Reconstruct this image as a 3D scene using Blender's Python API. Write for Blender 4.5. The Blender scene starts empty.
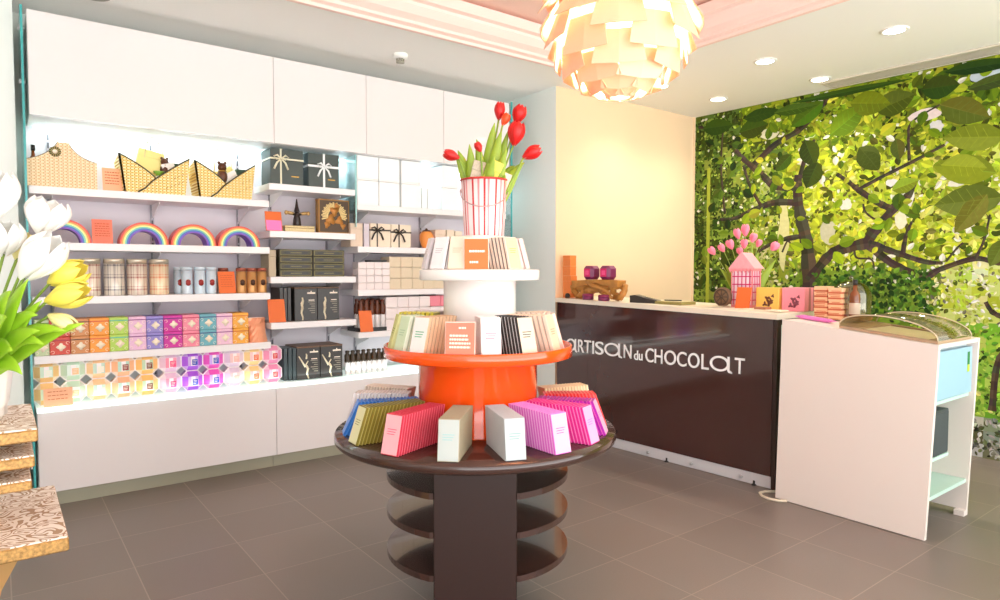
import bpy, math, random
from mathutils import Matrix, Vector
PI = math.pi
SC = bpy.context.scene
COL = SC.collection
R = math.radians
rnd = random.Random(7)
ORD = ['first', 'second', 'third', 'fourth', 'fifth', 'sixth', 'seventh', 'eighth', 'ninth', 'tenth', 'eleventh', 'twelfth',
       'thirteenth', 'fourteenth', 'fifteenth', 'sixteenth', 'seventeenth', 'eighteenth', 'nineteenth', 'twentieth']

# ------------------------------------------------------------------ materials
def lin(c):
    c = c / 255.0
    return c / 12.92 if c <= 0.04045 else ((c + 0.055) / 1.055) ** 2.4
def rgb(c):
    return (lin(c[0]), lin(c[1]), lin(c[2]), 1.0)
MATS = {}
def M(name, c, rough=0.5, metal=0.0, noise=0.0, scale=40.0, emit=0.0, coat=0.0, trans=0.0, alpha=1.0, spec=0.5):
    if name in MATS: return MATS[name]
    m = bpy.data.materials.new(name); m.use_nodes = True
    nt = m.node_tree; b = nt.nodes['Principled BSDF']
    b.inputs['Base Color'].default_value = rgb(c)
    b.inputs['Roughness'].default_value = rough
    b.inputs['Metallic'].default_value = metal
    b.inputs['Coat Weight'].default_value = coat
    b.inputs['Coat Roughness'].default_value = 0.03
    b.inputs['Specular IOR Level'].default_value = spec
    b.inputs['Transmission Weight'].default_value = trans
    b.inputs['Alpha'].default_value = alpha
    if emit:
        b.inputs['Emission Color'].default_value = rgb(c); b.inputs['Emission Strength'].default_value = emit
    if noise:
        tc = nt.nodes.new('ShaderNodeTexCoord'); n = nt.nodes.new('ShaderNodeTexNoise')
        n.inputs['Scale'].default_value = scale; n.inputs['Detail'].default_value = 4
        nt.links.new(tc.outputs['Object'], n.inputs['Vector'])
        mx = nt.nodes.new('ShaderNodeMix'); mx.data_type = 'RGBA'
        a = [v * (1 - noise) for v in rgb(c)[:3]] + [1]; z = [min(1, v * (1 + noise)) for v in rgb(c)[:3]] + [1]
        mx.inputs[6].default_value = a; mx.inputs[7].default_value = z
        nt.links.new(n.outputs['Fac'], mx.inputs[0]); nt.links.new(mx.outputs[2], b.inputs['Base Color'])
    MATS[name] = m
    return m
def nodes(m):
    nt = m.node_tree
    return nt, nt.nodes['Principled BSDF']
def math_node(nt, op, a, b=None):
    n = nt.nodes.new('ShaderNodeMath'); n.operation = op
    for i, v in enumerate((a, b)):
        if v is None: continue
        if isinstance(v, (int, float)): n.inputs[i].default_value = v
        else: nt.links.new(v, n.inputs[i])
    return n.outputs[0]
def mix_node(nt, fac, a, b):
    n = nt.nodes.new('ShaderNodeMix'); n.data_type = 'RGBA'
    nt.links.new(fac, n.inputs[0])
    for i, v in ((6, a), (7, b)):
        if isinstance(v, tuple): n.inputs[i].default_value = rgb(v)
        else: nt.links.new(v, n.inputs[i])
    return n.outputs[2]
def band(nt, v, period, width, phase=0.0):
    """1 where frac((v-phase)/period) < width"""
    x = math_node(nt, 'FRACT', math_node(nt, 'DIVIDE', math_node(nt, 'SUBTRACT', v, phase), period))
    return math_node(nt, 'LESS_THAN', x, width)

# ------------------------------------------------------------------ mesh builder
class MB:
    def __init__(s):
        s.v = []; s.f = []; s.m = []; s.s = []
    def add(s, vs, fs, mi=0, smooth=False, T=None):
        o = len(s.v)
        for p in vs:
            p = Vector(p)
            s.v.append(T @ p if T is not None else p)
        for f in fs:
            s.f.append([i + o for i in f]); s.m.append(mi); s.s.append(smooth)
    def box(s, x0, x1, y0, y1, z0, z1, mi=0, T=None, bev=0.0):
        if bev:
            b = bev; prof = []
            # chamfered box: three nested rings
            def ring(z, i):
                return [(x0 + b, y0 + i, z), (x1 - b, y0 + i, z), (x1 - i, y0 + b, z), (x1 - i, y1 - b, z), (x1 - b, y1 - i, z), (x0 + b, y1 - i, z), (x0 + i, y1 - b, z), (x0 + i, y0 + b, z)]
            vs = ring(z0, b) + ring(z0 + b, 0) + ring(z1 - b, 0) + ring(z1, b)
            fs = [list(range(7, -1, -1)), list(range(24, 32))]
            for k in range(3):
                for j in range(8):
                    fs.append([k * 8 + j, k * 8 + (j + 1) % 8, k * 8 + 8 + (j + 1) % 8, k * 8 + 8 + j])
            s.add(vs, fs, mi, False, T); return
        vs = [(x0, y0, z0), (x1, y0, z0), (x1, y1, z0), (x0, y1, z0), (x0, y0, z1), (x1, y0, z1), (x1, y1, z1), (x0, y1, z1)]
        fs = [(0, 3, 2, 1), (4, 5, 6, 7), (0, 1, 5, 4), (1, 2, 6, 5), (2, 3, 7, 6), (3, 0, 4, 7)]
        s.add(vs, fs, mi, False, T)
    def lathe(s, prof, n=24, mi=0, T=None, smooth=True, cap=True, mod=None, mis=None):
        vs = []; fs = []
        for (r, z) in prof:
            for j in range(n):
                a = 2 * PI * j / n; rr = r * (mod(a, z) if mod else 1)
                vs.append((rr * math.cos(a), rr * math.sin(a), z))
        o = len(s.v)
        s.add(vs, [], mi, smooth, T)
        for k in range(len(prof) - 1):
            for j in range(n):
                s.f.append([o + k * n + j, o + k * n + (j + 1) % n, o + (k + 1) * n + (j + 1) % n, o + (k + 1) * n + j])
                s.m.append(mis(j) if mis else mi); s.s.append(smooth)
        if cap:
            if prof[0][0] > 1e-5: s.f.append([o + j for j in range(n - 1, -1, -1)]); s.m.append(mi); s.s.append(False)
            if prof[-1][0] > 1e-5: s.f.append([o + (len(prof) - 1) * n + j for j in range(n)]); s.m.append(mi); s.s.append(False)
    def prism(s, poly, t0, t1, axis='y', mi=0, T=None):
        """poly in the plane, extruded along axis from t0 to t1 (axis y: poly=(x,z); z: (x,y); x: (y,z))"""
        def mk(p, t):
            return {'y': (p[0], t, p[1]), 'z': (p[0], p[1], t), 'x': (t, p[0], p[1])}[axis]
        n = len(poly)
        vs = [mk(p, t0) for p in poly] + [mk(p, t1) for p in poly]
        fs = [list(range(n)), list(range(2 * n - 1, n - 1, -1))] + [[j, n + j, n + (j + 1) % n, (j + 1) % n] for j in range(n)]
        s.add(vs, fs, mi, False, T)
    def tube(s, pts, r, n=8, mi=0, T=None, closed=False):
        pts = [Vector(p) for p in pts]; rr = r if isinstance(r, (list, tuple)) else [r] * len(pts)
        vs = []; fs = []; N = len(pts); up = None
        for i, p in enumerate(pts):
            if closed: d = pts[(i + 1) % N] - pts[i - 1]
            else: d = pts[min(i + 1, N - 1)] - pts[max(i - 1, 0)]
            d = d.normalized() if d.length > 1e-9 else Vector((0, 0, 1))
            if up is None: up = d.orthogonal().normalized()
            up = (up - d * up.dot(d)); up = up.normalized() if up.length > 1e-6 else d.orthogonal().normalized()
            w = d.cross(up)
            for j in range(n):
                a = 2 * PI * j / n
                vs.append(p + (up * math.cos(a) + w * math.sin(a)) * rr[i])
        for k in range(N if closed else N - 1):
            for j in range(n):
                k2 = (k + 1) % N
                fs.append([k * n + j, k * n + (j + 1) % n, k2 * n + (j + 1) % n, k2 * n + j])
        if not closed:
            fs.append(list(range(n - 1, -1, -1))); fs.append([(N - 1) * n + j for j in range(n)])
        s.add(vs, fs, mi, True, T)
    def blob(s, c, r, mi=0, n=12, m=8, T=None):
        rx, ry, rz = r if isinstance(r, (tuple, list)) else (r, r, r)
        vs = [(c[0], c[1], c[2] - rz)]; fs = []
        for k in range(1, m):
            t = PI * k / m
            for j in range(n):
                a = 2 * PI * j / n
                vs.append((c[0] + rx * math.sin(t) * math.cos(a), c[1] + ry * math.sin(t) * math.sin(a), c[2] - rz * math.cos(t)))
        vs.append((c[0], c[1], c[2] + rz)); L = len(vs) - 1
        for j in range(n):
            fs.append([0, 1 + (j + 1) % n, 1 + j]); fs.append([L, 1 + (m - 2) * n + j, 1 + (m - 2) * n + (j + 1) % n])
        for k in range(m - 2):
            for j in range(n):
                fs.append([1 + k * n + j, 1 + k * n + (j + 1) % n, 1 + (k + 1) * n + (j + 1) % n, 1 + (k + 1) * n + j])
        s.add(vs, fs, mi, True, T)
    def strip(s, spine, widths, nrm, mi=0, th=0.0012, T=None, fold=0.25):
        """a leaf: a folded strip along spine; nrm = side direction per point (Vector)"""
        vs = []; fs = []
        N = len(spine)
        for i in range(N):
            p = Vector(spine[i]); d = (Vector(spine[min(i + 1, N - 1)]) - Vector(spine[max(i - 1, 0)])).normalized()
            side = Vector(nrm); side = (side - d * side.dot(d)).normalized(); up = side.cross(d)
            w = widths[i]
            for sx in (-1, -0.5, 0, 0.5, 1):
                vs.append(p + side * w * sx + up * (abs(sx) * w * fold))
            for sx in (-1, -0.5, 0, 0.5, 1):
                vs.append(p + side * w * sx + up * (abs(sx) * w * fold) - up * th)
        for i in range(N - 1):
            a = i * 10; b = a + 10
            for j in range(4):
                fs.append([a + j, a + j + 1, b + j + 1, b + j]); fs.append([a + 5 + j, b + 5 + j, b + 6 + j, a + 6 + j])
            fs.append([a, b, b + 5, a + 5]); fs.append([a + 4, a + 9, b + 9, b + 4])
        fs.append([0, 5, 6, 7, 8, 9, 4, 3, 2, 1]); e = (N - 1) * 10
        fs.append([e, e + 1, e + 2, e + 3, e + 4, e + 9, e + 8, e + 7, e + 6, e + 5])
        s.add(vs, fs, mi, True, T)
    def mesh(s, name, mats):
        me = bpy.data.meshes.new(name)
        me.from_pydata([tuple(p) for p in s.v], [], s.f)
        for m in (mats if isinstance(mats, (list, tuple)) else [mats]): me.materials.append(m)
        me.polygons.foreach_set('material_index', s.m); me.polygons.foreach_set('use_smooth', s.s)
        me.update(); return me

def link(name, me, parent=None, loc=(0, 0, 0), rot=(0, 0, 0)):
    o = bpy.data.objects.new(name, me); COL.objects.link(o)
    o.location = loc; o.rotation_euler = rot
    if parent: o.parent = parent
    return o
def tag(o, label, cat, group=None):
    o['label'] = label; o['category'] = cat
    if group: o['group'] = group
    return o
def thing(name, label, cat, loc=(0, 0, 0), rz=0.0, group=None):
    o = link(name, None, None, loc, (0, 0, rz)); o.empty_display_size = 0.05
    return tag(o, label, cat, group)
def part(name, mb, mats, parent, label=None):
    o = link(name, mb.mesh(name, mats), parent)
    if label: o['label'] = label
    return o
def solo(name, mb, mats, label, cat, loc=(0, 0, 0), rot=(0, 0, 0), group=None):
    return tag(link(name, mb.mesh(name, mats), None, loc, rot), label, cat, group)
def struct(name, mb, mats, loc=(0, 0, 0), rot=(0, 0, 0)):
    o = link(name, mb.mesh(name, mats), None, loc, rot); o['kind'] = 'structure'; return o
def dup(root, loc, label, rot=None, group=None, mats=None):
    """a copy of a thing with copies of its parts; mats maps material -> material for recoloured copies"""
    def cp(o):
        c = o.copy(); COL.objects.link(c)
        if mats and o.data is not None and any(m in mats for m in o.data.materials):
            c.data = o.data.copy()
            for i, m in enumerate(c.data.materials):
                if m in mats: c.data.materials[i] = mats[m]
        return c
    r = cp(root); r.location = loc; r['label'] = label
    if rot is not None: r.rotation_euler = rot
    if group: r['group'] = group
    for ch in list(root.children):
        c = cp(ch); c.parent = r
        for g in list(ch.children):
            d = cp(g); d.parent = c
    return r
def Tm(x=0, y=0, z=0, rx=0, ry=0, rz=0):
    return Matrix.Translation((x, y, z)) @ Matrix.Rotation(rz, 4, 'Z') @ Matrix.Rotation(ry, 4, 'Y') @ Matrix.Rotation(rx, 4, 'X')

# ------------------------------------------------------------------ shared materials
WHITE = M('white_paint', (238, 238, 236), 0.55)
GLOSS = M('gloss_white', (232, 228, 228), 0.12, coat=0.4)
CARC = M('white_board', (236, 234, 234), 0.4)
SHELF = M('shelf_white', (240, 238, 240), 0.35)
BACKP = M('niche_back', (222, 216, 224), 0.5)
SLOT = M('slot_dark', (70, 70, 78), 0.5, metal=0.3)
TEAL = M('glass_edge_teal', (70, 170, 170), 0.15)
BRASS = M('gold_metal', (190, 150, 70), 0.3, metal=0.9)
STEEL = M('steel', (190, 192, 195), 0.3, metal=0.8)
BLACK = M('black_card', (28, 27, 28), 0.35)
ORANGE = M('orange_card', (232, 112, 48), 0.55)
SALMON = M('salmon_card', (240, 130, 105), 0.55)
PEACH = M('peach_card', (250, 190, 150), 0.55)
TXT = M('printed_white', (250, 238, 222), 0.6)
TXTO = M('printed_dark_orange', (205, 92, 40), 0.6)
CREAM = M('cream_card', (236, 222, 200), 0.55)
DARK = M('shadow_gap', (60, 56, 52), 0.7)
def glass_mat(name, c, tint=0.9, refl=0.08):
    if name in MATS: return MATS[name]
    m = bpy.data.materials.new(name); m.use_nodes = True; nt = m.node_tree; nt.nodes.clear()
    o = nt.nodes.new('ShaderNodeOutputMaterial'); t = nt.nodes.new('ShaderNodeBsdfTransparent'); g = nt.nodes.new('ShaderNodeBsdfGlossy')
    mx = nt.nodes.new('ShaderNodeMixShader'); lw = nt.nodes.new('ShaderNodeLayerWeight'); lw.inputs[0].default_value = 0.25
    t.inputs[0].default_value = rgb(c); g.inputs['Roughness'].default_value = 0.02
    k = math_node(nt, 'ADD', math_node(nt, 'MULTIPLY', lw.outputs['Fresnel'], 0.6), refl)
    nt.links.new(k, mx.inputs[0]); nt.links.new(t.outputs[0], mx.inputs[1]); nt.links.new(g.outputs[0], mx.inputs[2]); nt.links.new(mx.outputs[0], o.inputs[0])
    MATS[name] = m; return m
GLASS = glass_mat('clear_glass', (240, 251, 250), refl=0.03)

# ------------------------------------------------------------------ camera
F = 660.0; TH = R(52.66); PITCH = math.atan(28 / 660.0)
FW0 = Vector((math.cos(TH), math.sin(TH), 0)); RT = Vector((math.sin(TH), -math.cos(TH), 0))
FW = (FW0 * math.cos(PITCH) + Vector((0, 0, -math.sin(PITCH)))).normalized(); UP = RT.cross(FW)
cd = bpy.data.cameras.new('camera'); cam = bpy.data.objects.new('camera', cd); COL.objects.link(cam)
cd.sensor_fit = 'HORIZONTAL'; cd.sensor_width = 36.0; cd.lens = F / 1000 * 36.0; cd.clip_start = 0.02
cam.matrix_world = Matrix(((RT.x, UP.x, -FW.x, 0), (RT.y, UP.y, -FW.y, 0), (RT.z, UP.z, -FW.z, 1.38), (0, 0, 0, 1)))
SC.camera = cam

# ------------------------------------------------------------------ room shell
ZC = 2.95
fm = M('floor_tile', (112, 102, 98), 0.32); nt, b = nodes(fm)
tc = nt.nodes.new('ShaderNodeTexCoord'); sp = nt.nodes.new('ShaderNodeSeparateXYZ'); nt.links.new(tc.outputs['Object'], sp.inputs[0])
gx = band(nt, sp.outputs[0], 0.463, 0.011, 0.4775); gy = band(nt, sp.outputs[1], 0.435, 0.011, 1.2675)
g = math_node(nt, 'MAXIMUM', gx, gy)
no = nt.nodes.new('ShaderNodeTexNoise'); no.inputs['Scale'].default_value = 160; no.inputs['Detail'].default_value = 6; nt.links.new(tc.outputs['Object'], no.inputs['Vector'])
n2 = nt.nodes.new('ShaderNodeTexNoise'); n2.inputs['Scale'].default_value = 2.2; nt.links.new(tc.outputs['Object'], n2.inputs['Vector'])
c1 = mix_node(nt, no.outputs['Fac'], (104, 95, 90), (150, 140, 134)); c2 = mix_node(nt, n2.outputs['Fac'], c1, (128, 116, 108))
# per tile tone
ix = math_node(nt, 'FLOOR', math_node(nt, 'DIVIDE', math_node(nt, 'SUBTRACT', sp.outputs[0], 0.4775), 0.463)); iy = math_node(nt, 'FLOOR', math_node(nt, 'DIVIDE', math_node(nt, 'SUBTRACT', sp.outputs[1], 1.2675), 0.435))
cb = nt.nodes.new('ShaderNodeCombineXYZ'); nt.links.new(ix, cb.inputs[0]); nt.links.new(iy, cb.inputs[1])
wn = nt.nodes.new('ShaderNodeTexWhiteNoise'); nt.links.new(cb.outputs[0], wn.inputs['Vector'])
c3 = mix_node(nt, math_node(nt, 'MULTIPLY', wn.outputs['Value'], 0.25), c2, (86, 78, 74))
nt.links.new(mix_node(nt, g, c3, (150, 138, 126)), b.inputs['Base Color'])
nt.links.new(math_node(nt, 'ADD', math_node(nt, 'MULTIPLY', no.outputs['Fac'], 0.2), 0.3), b.inputs['Roughness'])
mb = MB(); mb.box(-2.6, 7.0, -1.6, 5.3, -0.1, 0); struct('floor', mb, fm)

CEIL = M('ceiling_white', (248, 248, 244), 0.7)
mb = MB(); TX0, TX1, TY0, TY1 = -0.9, 3.92, -0.9, 3.80
mb.box(-2.6, TX0, -1.6, 5.3, ZC, ZC + .35); mb.box(TX1, 7.0, -1.6, 5.3, ZC, ZC + .35)
mb.box(TX0, TX1, TY1, 5.3, ZC, ZC + .35); mb.box(TX0, TX1, -1.6, TY0, ZC, ZC + .35)
struct('ceiling', mb, CEIL)
mb = MB(); mb.box(TX0, TX1, TY0, TY1, ZC + .22, ZC + .3); struct('ceiling_tray', mb, M('tray_glow_pink', (252, 216, 202), 0.7))  # warm glow of the pendant lamp is put into the tray's pink colour
# stepped cornice round the tray, one moulding per side
PINK = M('cornice_pink', (250, 222, 212), 0.6)
prof = [(0, 0), (.03, 0), (.03, .02), (.06, .03), (.06, .05), (.10, .075), (.13, .12), (.13, .14), (.16, .15), (.16, .219), (0, .219)]
def cornice(name, axis, fixed, sgn, a, b_):
    mb = MB(); n = len(prof)
    vs = []
    for t, e in ((a, 1), (b_, -1)):
        for (d, z) in prof:
            tt = t + e * d          # mitre
            vs.append((tt, fixed - sgn * d, ZC - .018 + z) if axis == 'x' else (fixed - sgn * d, tt, ZC - .018 + z))
    mb.add(vs, [list(range(n)), list(range(2 * n - 1, n - 1, -1))] + [[j, (j + 1) % n, n + (j + 1) % n, n + j] for j in range(n)])
    struct(name, mb, PINK)
cornice('trim_1', 'x', TY1, 1, TX0, TX1); cornice('trim_2', 'y', TX1, 1, TY0, TY1)
cornice('trim_3', 'x', TY0, -1, TX0, TX1); cornice('trim_4', 'y', TX0, -1, TY0, TY1)

BEIGE = M('beige_wall', (240, 212, 176), 0.6, noise=0.03, scale=3)
mb = MB(); mb.box(3.80, 6.2, 4.20, 5.3, 0, ZC); mb.m[5] = 1
struct('wall_back', mb, [BEIGE, M('pale_wall', (232, 238, 234), 0.6)])
mb = MB(); mb.box(-2.6, 3.80, 5.02, 5.3, 0, ZC); struct('wall_niche', mb, M('pale_wall', (232, 238, 234), 0.6))
mb = MB(); mb.box(-2.6, 0.11, 4.66, 5.02, 0, ZC); struct('wall_left_pier', mb, M('pale_wall', (232, 238, 234), 0.6))
mb = MB(); mb.box(-2.75, -2.6, -1.6, 5.3, 0, ZC); struct('wall_left', mb, WHITE)
# right wall, slightly off square, carries the mural
MA = Vector((5.70, 4.20, 0)); MD = (Vector((5.80, 1.5, 0)) - MA).normalized(); MROT = math.atan2(MD.y, MD.x)
mb = MB(); mb.box(0, 5.6, 0, .2, 0, ZC); struct('wall_right', mb, M('olive_wall', (120, 130, 60), 0.7), MA, (0, 0, MROT))
mb = MB(); mb.box(-0.03, 0.012, -0.022, -0.001, 0, ZC - .0); struct('trim_5', mb, BEIGE, MA, (0, 0, MROT))

# cabinet niche: back board and plinth are part of the fitted wall
mb = MB(); mb.box(.156, 3.60, 4.955, 5.015, 0.62, 2.27); struct('wall_niche_panel', mb, BACKP)
# ------------------------------------------------------------------ fitted cabinets
YF = 4.58
def cabinet(name, label, x0, x1, z0, z1, lower):
    t = thing(name, label, 'cabinet', ((x0 + x1) / 2, YF + .2, z0 if not lower else 0))
    w = (x1 - x0) / 2 - .0015; zz = 0 if not lower else z0
    h = z1 - z0
    mb = MB(); mb.box(-w, w, -.178, .215, zz, zz + h); part('body', mb, CARC, t)
    mb = MB(); mb.box(-w, w, -.2, -.179, zz + .001, zz + h - .001, bev=.002); part('door', mb, GLOSS, t)
    if lower:
        mb = MB(); mb.box(-w, w, -.115, .2, 0, zz); part('plinth', mb, M('brushed_plinth', (176, 172, 150), .4, metal=.5), t, 'brushed metal plinth')
    return t
UX = (.17, 1.543, 2.235, 2.92, 3.60)
for i, lab in enumerate(['wide glossy white wall cabinet at the left end of the top row', 'narrower glossy white wall cabinet directly right of the wide one',
                         'glossy white wall cabinet above the stacked white lit boxes', 'glossy white wall cabinet at the right end, behind the red tulips']):
    cabinet('wall_cabinet', lab, UX[i], UX[i + 1], 2.265, 2.85, False)['group'] = 'upper cabinets over the shelves'
LX = (.165, 1.531, 2.90, 3.60)
for i, lab in enumerate(['wide glossy white base cabinet under the octagonal boxes', 'glossy white base cabinet behind the round display stand', 'short glossy white base cabinet at the right end by the wall return']):
    cabinet('base_cabinet', lab, LX[i], LX[i + 1], .10, .572, True)['group'] = 'lower cabinets under the shelves'
# lit ledge (backlit glass shelf on top of the base cabinets)
t = thing('lit_ledge', 'long glowing white glass ledge along the top of the base cabinets', 'shelf', (1.88, 4.76, .573))
mb = MB(); mb.box(-1.715, 1.715, -.175, .19, .002, .024); part('diffuser', mb, M('ledge_glow', (236, 255, 248), .4, emit=.30), t)
mb = MB(); mb.box(-1.715, 1.715, -.19, -.1755, .0005, .027); part('front_strip', mb, M('strip_glow', (238, 255, 250), .4, emit=.9), t)
# LED strip under the wall cabinets
mb = MB(); mb.box(-1.68, 1.55, -.02, .02, -.014, 0); solo('led_strip', mb, M('led_glow', (214, 255, 255), .4, emit=2.2), 'thin glowing cool white light strip under the wall cabinets', 'light', (1.88, 4.925, 2.2645))
# glass end panels
for x, lab in ((.146, 'tall teal edged glass panel closing the left end of the shelving'), (3.612, 'tall teal edged glass panel closing the right end of the shelving')):
    t = thing('glass_screen', lab, 'glass screen', (x, 4.77, 0.0))
    mb = MB(); mb.box(-.005, .005, -.196, .2, .02, 2.86); part('pane', mb, GLASS, t)
    mb = MB(); mb.box(-.006, .006, -.208, -.197, .02, 2.86); part('polished_edge', mb, TEAL, t)
    mb = MB(); mb.box(-.012, .012, -.21, .2, 0, .0195); part('floor_channel', mb, STEEL, t)
    for z in (2.45, 2.75):
        mb = MB(); mb.lathe([(.0, -.016), (.013, -.016), (.013, .016), (0, .016)], 14, T=Tm(0, -.15, z, 0, R(90))); part('glass_clamp', mb, STEEL, t)
# slotted standards
for x, lab in ((.274, 'slotted shelf standard behind the tan basket'), (.841, 'slotted shelf standard between the two yellow baskets'), (1.398, 'slotted shelf standard right of the yellow baskets'),
               (1.628, 'slotted shelf standard behind the left dark gift box'), (2.07, 'slotted shelf standard behind the brown sunburst box'), (2.30, 'slotted shelf standard behind the first lit white boxes'), (2.911, 'slotted shelf standard behind the orange pot')):
    t = thing('shelf_standard', lab, 'shelf standard', (x, 4.954, .62), group='slotted standards on the niche back')
    mb = MB(); mb.box(-.011, .011, -.012, 0, 0, 1.62); part('channel', mb, M('standard_grey', (168, 164, 172), .45, metal=.2), t)
    mb = MB()
    for k in range(32): mb.box(-.0045, .0045, -.0128, -.0122, .02 + k * .05, .055 + k * .05)
    part('slot_column', mb, SLOT, t)
def shelf(label, x0, x1, zt, standards, y0=4.62):
    t = thing('shelf', label, 'shelf', ((x0 + x1) / 2, 4.78, zt - .045)); w = (x1 - x0) / 2
    mb = MB(); mb.box(-w, w, y0 - 4.78, .172, 0, .045, bev=.002); part('board', mb, SHELF, t)
    for s_ in standards:
        mb = MB(); mb.prism([(.161, -.001), (-.09, -.001), (-.09, -.012), (.15, -.09), (.161, -.09)], s_ - (x0 + x1) / 2 - .003, s_ - (x0 + x1) / 2 + .003, 'x'); part('bracket', mb, SHELF, t)
S_L = (.274, .841, 1.398); S_M = (1.628, 2.07); S_R = (2.30, 2.911)
ZL = (1.873, 1.552, 1.235, .893); ZM = (1.996, 1.667, 1.346, 1.024); ZR = (1.893, 1.573, 1.243, .922); ZG = .60
for z, w in zip(ZL, ('under the woven baskets', 'under the rainbow arches', 'under the checked tins', 'under the coloured cube tins')): shelf('white left bay shelf ' + w, .160, 1.514, z, S_L)
for z, w in zip(ZM, ('under the dark ribboned gift boxes', 'under the brown sunburst box', 'under the dark olive flat boxes', 'under the black printed boxes')): shelf('white middle bay shelf ' + w, 1.517, 2.158, z, S_M)
for z, w in zip(ZR, ('under the stacked lit white boxes', 'under the cream gift boxes with brown ribbon', 'under the small cream box grid', 'under the brown topped bags')): shelf('white right bay shelf ' + w, 2.175, 3.595, z, S_R)
t = thing('glass_divider', 'short teal tinted glass divider between dark gift boxes and lit white boxes', 'glass panel', (2.1665, 4.78, 1.90))
mb = MB(); mb.box(-.003, .003, -.15, .17, -.18, .36); part('pane', mb, GLASS, t)
mb = MB(); mb.box(-.0035, .0035, -.158, -.1505, -.18, .36); part('polished_edge', mb, M('glass_edge_pale', (170, 225, 222), .15), t)

# ------------------------------------------------------------------ small builders for the goods
def card(label, x, y, z, w, h, mat, tilt=-12, rz=0.0, lines=4, tm=TXTO, name="sign_card", two=None, foot=1.0):
    """a leaning price card with printed lines and a little easel foot"""
    t = thing(name, label, 'sign', (x, y, z), rz, 'display cards among the goods')
    T = Tm(0, 0, 0, R(tilt))
    mb = MB(); mb.box(-w / 2, w / 2, -.002, .002, 0.001, h, T=T); part('panel', mb, mat, t)
    fd = .003 + (.047 + h * .08) * foot; mb = MB(); mb.prism([(.004 + h * .15, h * .75), (.004, .006), (fd, .001), (fd, .004)], -w * .12, w * .12, "x"); part("easel_foot", mb, CREAM, t)
    if two is not None:
        mb = MB(); mb.box(-w * .46, w * .46, -.0032, -.0021, h * .03, h * .55, T=T); part('lower_band', mb, two, t, 'pink lower half')
    if lines:
        mb = MB(); r2 = random.Random(int(x * 1000))
        for k in range(lines):
            zz = h * (.8 - .6 * k / max(1, lines)); xs = -w * .36
            while xs < w * .3:
                l = w * r2.uniform(.06, .16); mb.box(xs, min(xs + l, w * .36), -.0031, -.0022, zz, zz + h * .035, T=T); xs += l + w * .03
        part('printed_lines', mb, tm, t)
    return t
def gift_box(name, label, x, y, z, w, d, h, mat, rib, bow=True, horiz=.62, vert=0.0, group=None, rz=0, edge=None, rw=.012):
    t = thing(name, label, 'gift box', (x, y, z), rz, group)
    mb = MB(); mb.box(-w / 2, w / 2, 0, d, 0, h * .68, bev=.002); part('base', mb, mat, t)
    mb = MB(); mb.box(-w / 2 - .001, w / 2 + .001, -.001, d + .001, h * .685, h, bev=.002); part('lid', mb, mat, t)
    mb = MB(); zz = h * horiz
    mb.box(-w / 2 - .002, w / 2 + .002, -.0024, -.0012, zz - rw / 2, zz + rw / 2); mb.box(-w / 2 - .0026, -w / 2 - .0014, -.002, d, zz - rw / 2, zz + rw / 2)
    if vert is not None: mb.box(vert - rw / 2, vert + rw / 2, -.0026, -.0012, 0, h); mb.box(vert - rw / 2, vert + rw / 2, -.002, d, h, h + .0012)
    rb = part('ribbon', mb, rib, t)
    if bow:
        mb = MB(); v = vert or 0
        for sg in (-1, 1):
            mb.strip([(v, -.006, zz), (v + sg * .03, -.018, zz + .022), (v + sg * .055, -.014, zz + .012), (v + sg * .03, -.008, zz - .004), (v, -.006, zz)], [.004, .007, .008, .007, .004], (0, -.3, 1))
            mb.strip([(v, -.006, zz), (v + sg * .03, -.012, zz - .03), (v + sg * .05, -.008, zz - .075)], [.004, .007, .007], (1, 0, 0))
        mb.blob((v, -.008, zz), .009); part('bow', mb, rib, rb)
    return t

# ---- left bay, top shelf: baskets
def woven(name, a, b_, c):
    m = M(name, a, .6); nt, b = nodes(m); tc = nt.nodes.new('ShaderNodeTexCoord'); sp = nt.nodes.new('ShaderNodeSeparateXYZ'); nt.links.new(tc.outputs['Object'], sp.inputs[0])
    w = band(nt, sp.outputs[2], .018, .5); n = nt.nodes.new('ShaderNodeTexNoise'); n.inputs['Scale'].default_value = 55; nt.links.new(tc.outputs['Object'], n.inputs['Vector'])
    xs = band(nt, math_node(nt, 'ADD', sp.outputs[0], math_node(nt, 'MULTIPLY', w, .008)), .022, .3)
    nt.links.new(mix_node(nt, math_node(nt, 'MULTIPLY', n.outputs['Fac'], .25), mix_node(nt, xs, mix_node(nt, w, a, b_), c), a), b.inputs['Base Color'])
    return m
W_TAN = woven('woven_tan', (246, 226, 190), (236, 206, 160), (206, 164, 108)); W_GOLD = woven('woven_gold', (238, 208, 116), (250, 238, 190), (190, 140, 44))
TRIM = M('dark_braid', (62, 60, 40), .7)
def arc(p0, p1, p2, n=8):
    p0, p1, p2 = Vector(p0), Vector(p1), Vector(p2)
    return [p0 * (1 - t) ** 2 + p1 * 2 * t * (1 - t) + p2 * t * t for t in [i / n for i in range(n + 1)]]
zb = ZL[0] + .001
t = thing('woven_basket', 'wide tan woven basket with a peaked front and white rosette, left end of top shelf', 'basket', (.325, 4.64, zb))
L_ = [(-.172, .0), (.172, .0), (.172, .155)] + [(p[0], p[1]) for p in arc((.172, .155, 0), (.07, .175, 0), (.03, .262, 0))] + [(p[0], p[1]) for p in arc((-.02, .262, 0), (-.06, .18, 0), (-.172, .15, 0))]
mb = MB(); mb.prism(L_, 0, .012); mb.box(-.172, -.162, .012, .2, 0, .15); mb.box(.162, .172, .012, .2, 0, .155); mb.box(-.172, .172, .19, .2, 0, .16); mb.box(-.162, .162, .012, .19, 0, .012); part('body', mb, W_TAN, t)
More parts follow.
